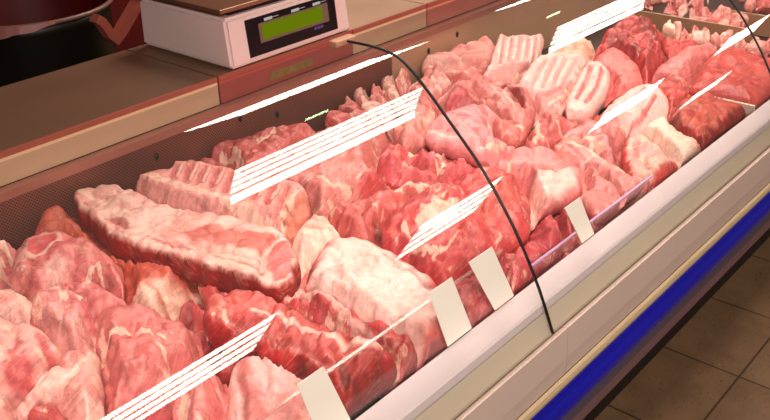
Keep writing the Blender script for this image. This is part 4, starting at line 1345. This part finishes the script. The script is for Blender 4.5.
# weighing scale
M['sc_body'] = plain('off_white_scale_plastic', (236, 210, 206), .4, .45, var=.05, scale=8)
M['sc_black'] = plain('black_scale_fascia', (16, 12, 18), .3, .5, var=.1)
M['sc_bezel'] = plain('grey_display_bezel', (120, 98, 84), .4, .4, var=.1)
M['lcd'] = emit('green_lcd', (128, 150, 14), .6)
M['plat'] = plain('steel_platter', (170, 124, 98), .3, .5, metal=.7, var=.2, scale=6)
M['ink'] = emit('glowing_white_print', (240, 235, 225), .5)  # the white marks are given a glow of their own
M['ink2'] = plain('purple_print', (96, 80, 150), .5, .4, var=.05)
sx0, sx1, sy0, sy1, sz0, sz1 = 1.222, 1.610, 1.519, 1.848, 1.0545, 1.166
scl = thing('weighing_scale', 'off-white electronic weighing scale with black panel and green display on the worktop', 'scale', ((sx0+sx1)/2, (sy0+sy1)/2, 1.05))
bm = bmesh.new()
hexa(bm, [(sx0, sy0, sz0), (sx1, sy0, sz0), (sx1, sy1, sz0), (sx0, sy1, sz0), (sx0+.002, sy0+.012, sz1), (sx1-.004, sy0+.012, sz1), (sx1-.004, sy1-.004, sz1), (sx0+.002, sy1-.004, sz1)])
bmesh.ops.bevel(bm, geom=list(bm.edges), offset=.007, segments=3, affect='EDGES')
link('scale_body', bm, M['sc_body'], scl, False)


def front(u0, z0, out):      # a point on the sloping front of the scale
    f = (z0-sz0)/(sz1-sz0)
    return Vector((u0, sy0+.012*f-out, z0))


def plate(name, x0, x1, z0, z1, o0, o1, mat, parent, label=None):
    bm = bmesh.new()
    hexa(bm, [front(x0, z0, o0), front(x1, z0, o0), front(x1, z0, o1), front(x0, z0, o1), front(x0, z1, o0), front(x1, z1, o0), front(x1, z1, o1), front(x0, z1, o1)])
    bmesh.ops.recalc_face_normals(bm, faces=bm.faces)
    o = link(name, bm, mat, parent)
    if label:
        o['label'] = label
    return o


pn = plate('display_panel', 1.277, 1.562, 1.068, 1.152, -.001, .0015, M['sc_black'], scl, 'black front panel')
plate('display_bezel', 1.313, 1.535, 1.093, 1.137, .0015, .0025, M['sc_bezel'], pn)
plate('green_display', 1.322, 1.515, 1.099, 1.133, .0025, .003, M['lcd'], pn, 'lit green display window')
for x in (1.345, 1.43, 1.50):
    plate('white_mark', x-.012, x+.012, 1.139, 1.145, .0015, .0025, M['ink'], pn)
    plate('white_mark', x+.012, x+.032, 1.142, 1.143, .0015, .0022, M['ink'], pn)
for x in (1.487, 1.498, 1.508):
    plate('purple_mark', x-.004, x+.004, 1.083, 1.089, .0015, .0022, M['ink2'], pn)
bm = bmesh.new()
box(bm, (sx0+.03, sy0+.03, sz1), (sx1-.03, sy1-.03, sz1+.014))
link('weigh_cell', bm, M['sc_black'], scl)
bm = bmesh.new()
box(bm, (sx0-.012, sy0+.006, sz1+.0145), (sx1+.01, sy1+.01, sz1+.024), .003)
link('platter', bm, M['plat'], scl)['label'] = 'square steel weighing platter'
for x in (sx0+.04, sx1-.04):
    for y in (sy0+.04, sy1-.04):
        bm = bmesh.new()
        bmesh.ops.create_cone(bm, cap_ends=True, segments=12, radius1=.014, radius2=.012, depth=.0042, matrix=Matrix.Translation((x, y, 1.0524)))
        link('rubber_foot', bm, M['black'], scl)
# bent pink strap standing behind the scale's side
bm = bmesh.new()
pts = [at(98, 19, y=1.95), at(103, 22, y=1.95), at(108, 28, y=1.95), at(113, 36, y=1.95), at(118, 41, y=1.95), at(124, 32, y=1.95), at(131, 20, y=1.95), at(138, 8, y=1.95), at(146, -6, y=1.95)]
A = []
for i, p in enumerate(pts):
    t = (pts[min(i+1, 8)]-pts[max(i-1, 0)]).normalized()
    nn = Vector((t.z, 0, -t.x))*.011
    A.append([bm.verts.new(p+nn+Vector((0, dy, 0))) for dy in (0, .03)]+[bm.verts.new(p-nn+Vector((0, dy, 0))) for dy in (.03, 0)])
for a, b in zip(A[:-1], A[1:]):
    for k_ in range(4):
        bm.faces.new((a[k_], a[(k_+1) % 4], b[(k_+1) % 4], b[k_]))
bm.faces.new(A[0])
bm.faces.new(list(reversed(A[-1])))
bmesh.ops.recalc_face_normals(bm, faces=bm.faces)
link('bent_bracket', bm, plain('dull_pink_strap', (178, 92, 78), .5, .3), scl)['label'] = 'dull pink V-shaped bracket at the left side'

# dark bin behind the worktop
M['bin'] = plain('black_bin_plastic', (22, 16, 10), .35, .5, var=.3, scale=3, stretch=(6, 6, .3))
M['bin_rim'] = plain('bin_rim_plastic', (120, 84, 72), .35, .5, var=.2)
M['liner'] = plain('pinkish_bin_liner', (156, 96, 92), .45, .4, var=.25, scale=30)
bc = at(26, 5, z=1.08)
BR = .225
bz = 1.08
tb = thing('waste_bin', 'large round black bin with a pale rim and liner, standing behind the worktop at left', 'bin', (bc.x, bc.y, 0))
bm = bmesh.new()
prof = [(.0, .0), (BR*.86, .0), (BR*.87, .02), (BR*.97, bz-.03), (BR*.99, bz), (BR*.95, bz), (BR*.93, bz-.03), (BR*.83, .03), (0, .03)]
seg = 56
rings = []
for r_, z_ in prof:
    rings.append([bm.verts.new((bc.x+max(r_, .001)*math.cos(2*math.pi*k_/seg), bc.y+max(r_, .001)*math.sin(2*math.pi*k_/seg), z_)) for k_ in range(seg)])
for a, b in zip(rings[:-1], rings[1:]):
    for k_ in range(seg):
        bm.faces.new((a[k_], a[(k_+1) % seg], b[(k_+1) % seg], b[k_]))
bmesh.ops.recalc_face_normals(bm, faces=bm.faces)
link('bin_body', bm, M['bin'], tb, True)
bm = bmesh.new()
ri = []
for r_, z_ in ((.945, bz-.002), (.925, bz-.03), (.83, .033)):
    ri.append([bm.verts.new((bc.x+BR*r_*math.cos(2*math.pi*k_/seg), bc.y+BR*r_*math.sin(2*math.pi*k_/seg), z_)) for k_ in range(seg)])
for a, b in zip(ri[:-1], ri[1:]):
    for k_ in range(seg):
        bm.faces.new((a[k_], b[k_], b[(k_+1) % seg], a[(k_+1) % seg]))
link('inner_lining', bm, plain('dark_red_lining', (80, 8, 8), .5, .4, var=.3), tb, True)['label'] = 'dark red inside of the bin'
bm = bmesh.new()
R1 = []
for k_ in range(seg):
    an = 2*math.pi*k_/seg
    R1.append((bc.x+BR*math.cos(an), bc.y+BR*math.sin(an), bz))
rr = []
for k_ in range(seg):
    an = 2*math.pi*k_/seg
    d_ = Vector((math.cos(an), math.sin(an), 0))
    c_ = Vector(R1[k_])
    rr.append([bm.verts.new(c_+d_*.007*math.cos(q)+Vector((0, 0, .006*math.sin(q)))) for q in [2*math.pi*j/8 for j in range(8)]])
for k_ in range(seg):
    a, b = rr[k_], rr[(k_+1) % seg]
    for j in range(8):
        bm.faces.new((a[j], a[(j+1) % 8], b[(j+1) % 8], b[j]))
bmesh.ops.recalc_face_normals(bm, faces=bm.faces)
link('bin_rim', bm, M['bin_rim'], tb, True)
bm = bmesh.new()
LA, LB = [], []
for k_ in range(40):
    an = math.radians(160+k_*2.5)
    w_ = 1+.004*math.sin(k_*1.7)
    LA.append(bm.verts.new((bc.x+BR*1.03*w_*math.cos(an), bc.y+BR*1.03*w_*math.sin(an), bz+.004)))
    LB.append(bm.verts.new((bc.x+BR*1.05*w_*math.cos(an), bc.y+BR*1.05*w_*math.sin(an), bz-.026*math.sin(math.pi*min(1, (39-k_)/22)/2)-.002*math.sin(k_*.8)-.002)))
for k_ in range(39):
    bm.faces.new((LA[k_], LA[k_+1], LB[k_+1], LB[k_]))
link('bin_liner', bm, M['liner'], tb, True)['label'] = 'pinkish liner folded over the rim'

# ------------------------------------------------------------------ room


def tile_floor():
    m, nt = new_mat('brown_speckled_floor_tiles')
    L = nt.links.new
    b = principled(nt, None, .5, .4)
    tc = N(nt, 'ShaderNodeTexCoord')
    mp = N(nt, 'ShaderNodeMapping')
    T = .354
    mp.inputs['Location'].default_value = (-2.272/T+.006, -.643/T+.006, 0)
    mp.inputs['Scale'].default_value = (1/T, 1/T, 1)
    L(tc.outputs['Object'], mp.inputs[0])
    bk = N(nt, 'ShaderNodeTexBrick', offset=0.0, squash=1.0)
    bk.inputs['Scale'].default_value = 1
    bk.inputs['Mortar Size'].default_value = .010
    bk.inputs['Mortar Smooth'].default_value = .3
    bk.inputs['Brick Width'].default_value = 1
    bk.inputs['Row Height'].default_value = 1
    bk.inputs['Color1'].default_value = (*s2l((134, 104, 76)), 1)
    bk.inputs['Color2'].default_value = (*s2l((122, 93, 67)), 1)
    bk.inputs['Mortar'].default_value = (*s2l((66, 46, 32)), 1)
    L(mp.outputs[0], bk.inputs['Vector'])
    n1 = N(nt, 'ShaderNodeTexNoise')
    n1.inputs['Scale'].default_value = 130
    n1.inputs['Detail'].default_value = 2
    L(tc.outputs['Object'], n1.inputs['Vector'])
    r1 = N(nt, 'ShaderNodeMapRange')
    r1.inputs['From Min'].default_value = .64
    r1.inputs['From Max'].default_value = .70
    L(n1.outputs[0], r1.inputs['Value'])
    n2 = N(nt, 'ShaderNodeTexNoise')
    n2.inputs['Scale'].default_value = 9
    n2.inputs['Detail'].default_value = 6
    L(tc.outputs['Object'], n2.inputs['Vector'])
    mu = N(nt, 'ShaderNodeMix', data_type='RGBA', blend_type='MULTIPLY')
    mu.inputs[0].default_value = .55
    L(bk.outputs[0], mu.inputs[6])
    cr_ = N(nt, 'ShaderNodeMapRange')
    cr_.inputs['From Min'].default_value = .3
    cr_.inputs['From Max'].default_value = .7
    cr_.inputs['To Min'].default_value = .6
    cr_.inputs['To Max'].default_value = 1.2
    L(n2.outputs[0], cr_.inputs['Value'])
    L(cr_.outputs[0], mu.inputs[7])
    mx = N(nt, 'ShaderNodeMix', data_type='RGBA')
    L(r1.outputs[0], mx.inputs[0])
    L(mu.outputs[2], mx.inputs[6])
    mx.inputs[7].default_value = (*s2l((60, 40, 28)), 1)
    L(mx.outputs[2], b.inputs['Base Color'])
    return m


RX0, RX1, RY0, RY1, RZ = -4.0, 13.0, -7.0, 3.6, 2.74


def struct(name, lo, hi, mat):
    bm = bmesh.new()
    box(bm, lo, hi)
    o = link(name, bm, mat)
    o['kind'] = 'structure'
    return o


struct('floor', (RX0, RY0, -.05), (RX1, RY1, 0), tile_floor())
struct('ceiling', (RX0, RY0, RZ), (RX1, RY1, RZ+.05), plain('ceiling_paint', (120, 92, 84), .8, .2, var=.05))
struct('wall_back', (RX0, RY1, 0), (RX1, RY1+.05, RZ), plain('dark_red_wall', (84, 8, 8), .6, .3, var=.25, scale=2))
struct('wall_front', (RX0, RY0-.05, 0), (RX1, RY0, RZ), plain('shop_wall_front', (110, 84, 74), .8, .2))
struct('wall_left', (RX0-.05, RY0, 0), (RX0, RY1, RZ), plain('shop_wall_left', (110, 84, 74), .8, .2))
struct('wall_right', (RX1, RY0, 0), (RX1+.05, RY1, RZ), plain('shop_wall_right', (110, 84, 74), .8, .2))

# ------------------------------------------------------------------ ceiling lamps (their reflections stripe the curved glass)
LAMP = 20.0
M['tube'] = emit('lamp_diffuser', (255, 238, 222), LAMP)
M['fin'] = plain('lamp_louvre', (200, 190, 180), .5, .4)
M['frame'] = plain('lamp_frame', (96, 84, 78), .5, .4)
ZL = 2.70


def lamp(x0, x1, y0, y1, lab, n=5, mat=None):
    t = thing('ceiling_lamp', lab, 'ceiling lamp', ((x0+x1)/2, (y0+y1)/2, RZ))
    t['group'] = 'louvred lamps on the ceiling'
    fw = (y1-y0)/n
    bm = bmesh.new()
    box(bm, (x0-.03, y0-.03, ZL+.004), (x1+.03, y1+.03, RZ-.001))
    link('lamp_frame', bm, M['frame'], t)
    for i in range(n):
        bm = bmesh.new()
        a, b = y0+fw*i+fw*.13, y0+fw*(i+1)-fw*.13
        vs = [bm.verts.new(q) for q in ((x0, a, ZL), (x0, b, ZL), (x1, b, ZL), (x1, a, ZL))]
        bm.faces.new(vs)
        link('lamp_tube', bm, mat or M['tube'], t)
    return t


LL = 'louvred ceiling lamp with bright tubes, mirrored in the curved glass'
for cx in (2.36, 4.53, 6.7):
    lamp(cx-.53, cx+.53, -.02, .26, LL)
for cx, hw in ((-.3, .53), (1.93, .53), (4.04, .42)):
    lamp(cx-hw, cx+hw, -2.06, -1.56, LL, 4)
for cx in (6.28, 8.6):
    lamp(cx-.5, cx+.5, -1.86, -1.56, LL, 3)
for cx in (9.8,):
    lamp(cx-.53, cx+.53, -3.3, -3.0, LL, 3)
for cx in (2.6, 4.8):
    lamp(cx-.58, cx+.55, 1.8, 2.5, LL, 5)

for cx in (2.2, 3.86):
    bm = bmesh.new()
    box(bm, (cx-.08, .46, RZ-.045), (cx+.08, .58, RZ-.001))
    s_ = tag(link('ceiling_spot', bm, M['frame']), 'small greenish-white ceiling light mirrored in the curved glass', 'ceiling lamp', 'small ceiling lights')
    bm = bmesh.new()
    box(bm, (cx-.06, .50, RZ-.0475), (cx+.06, .54, RZ-.0455))
    link('spot_lens', bm, emit('spot_lens', (226, 255, 200), 14), s_)


def fill_light(x, y, power, size=1.0, spread=75, tilt=0):  # added overhead fill to brighten the meat, not a fitting of the shop
    ld = bpy.data.lights.new('meat_fill_light', 'AREA')
    ld.shape = 'RECTANGLE'
    ld.size, ld.size_y = size, .3
    ld.energy = power
    ld.color = (1, .87, .79)
    ld.spread = math.radians(spread)
    o = bpy.data.objects.new('meat_fill_light', ld)
    COL.objects.link(o)
    o.location = (x, y, 2.66)
    o.rotation_euler = (math.radians(tilt), 0, 0)


for x in (.3, 1.4, 2.5, 3.6):
    fill_light(x, .98, 2.1, spread=40)
    fill_light(x, .62, 1.2, tilt=10, spread=40)
ld = bpy.data.lights.new('front_fill_light', 'AREA')  # added unseen fill from the front left for cards, ledge and panels
ld.shape = 'DISK'
ld.size = .7
ld.energy = 17
ld.color = (1, .88, .80)
ld.spread = math.radians(80)
fl = bpy.data.objects.new('front_fill_light', ld)
COL.objects.link(fl)
fl.location = (-.9, -1.3, 2.55)
fl.rotation_euler = (Vector((1.45, .95, .85))-fl.location).to_track_quat('-Z', 'Y').to_euler()
# ------------------------------------------------------------------ world and view
w = bpy.data.worlds.new('world')
scene.world = w
w.use_nodes = True
w.node_tree.nodes['Background'].inputs[0].default_value = (.02, .012, .01, 1)
w.node_tree.nodes['Background'].inputs[1].default_value = 1.0
scene.view_settings.view_transform = 'Standard'
scene.view_settings.look = 'None'
scene.view_settings.exposure = 0.0
scene.cycles.transparent_max_bounces = 16
scene.cycles.sample_clamp_indirect = 6.0
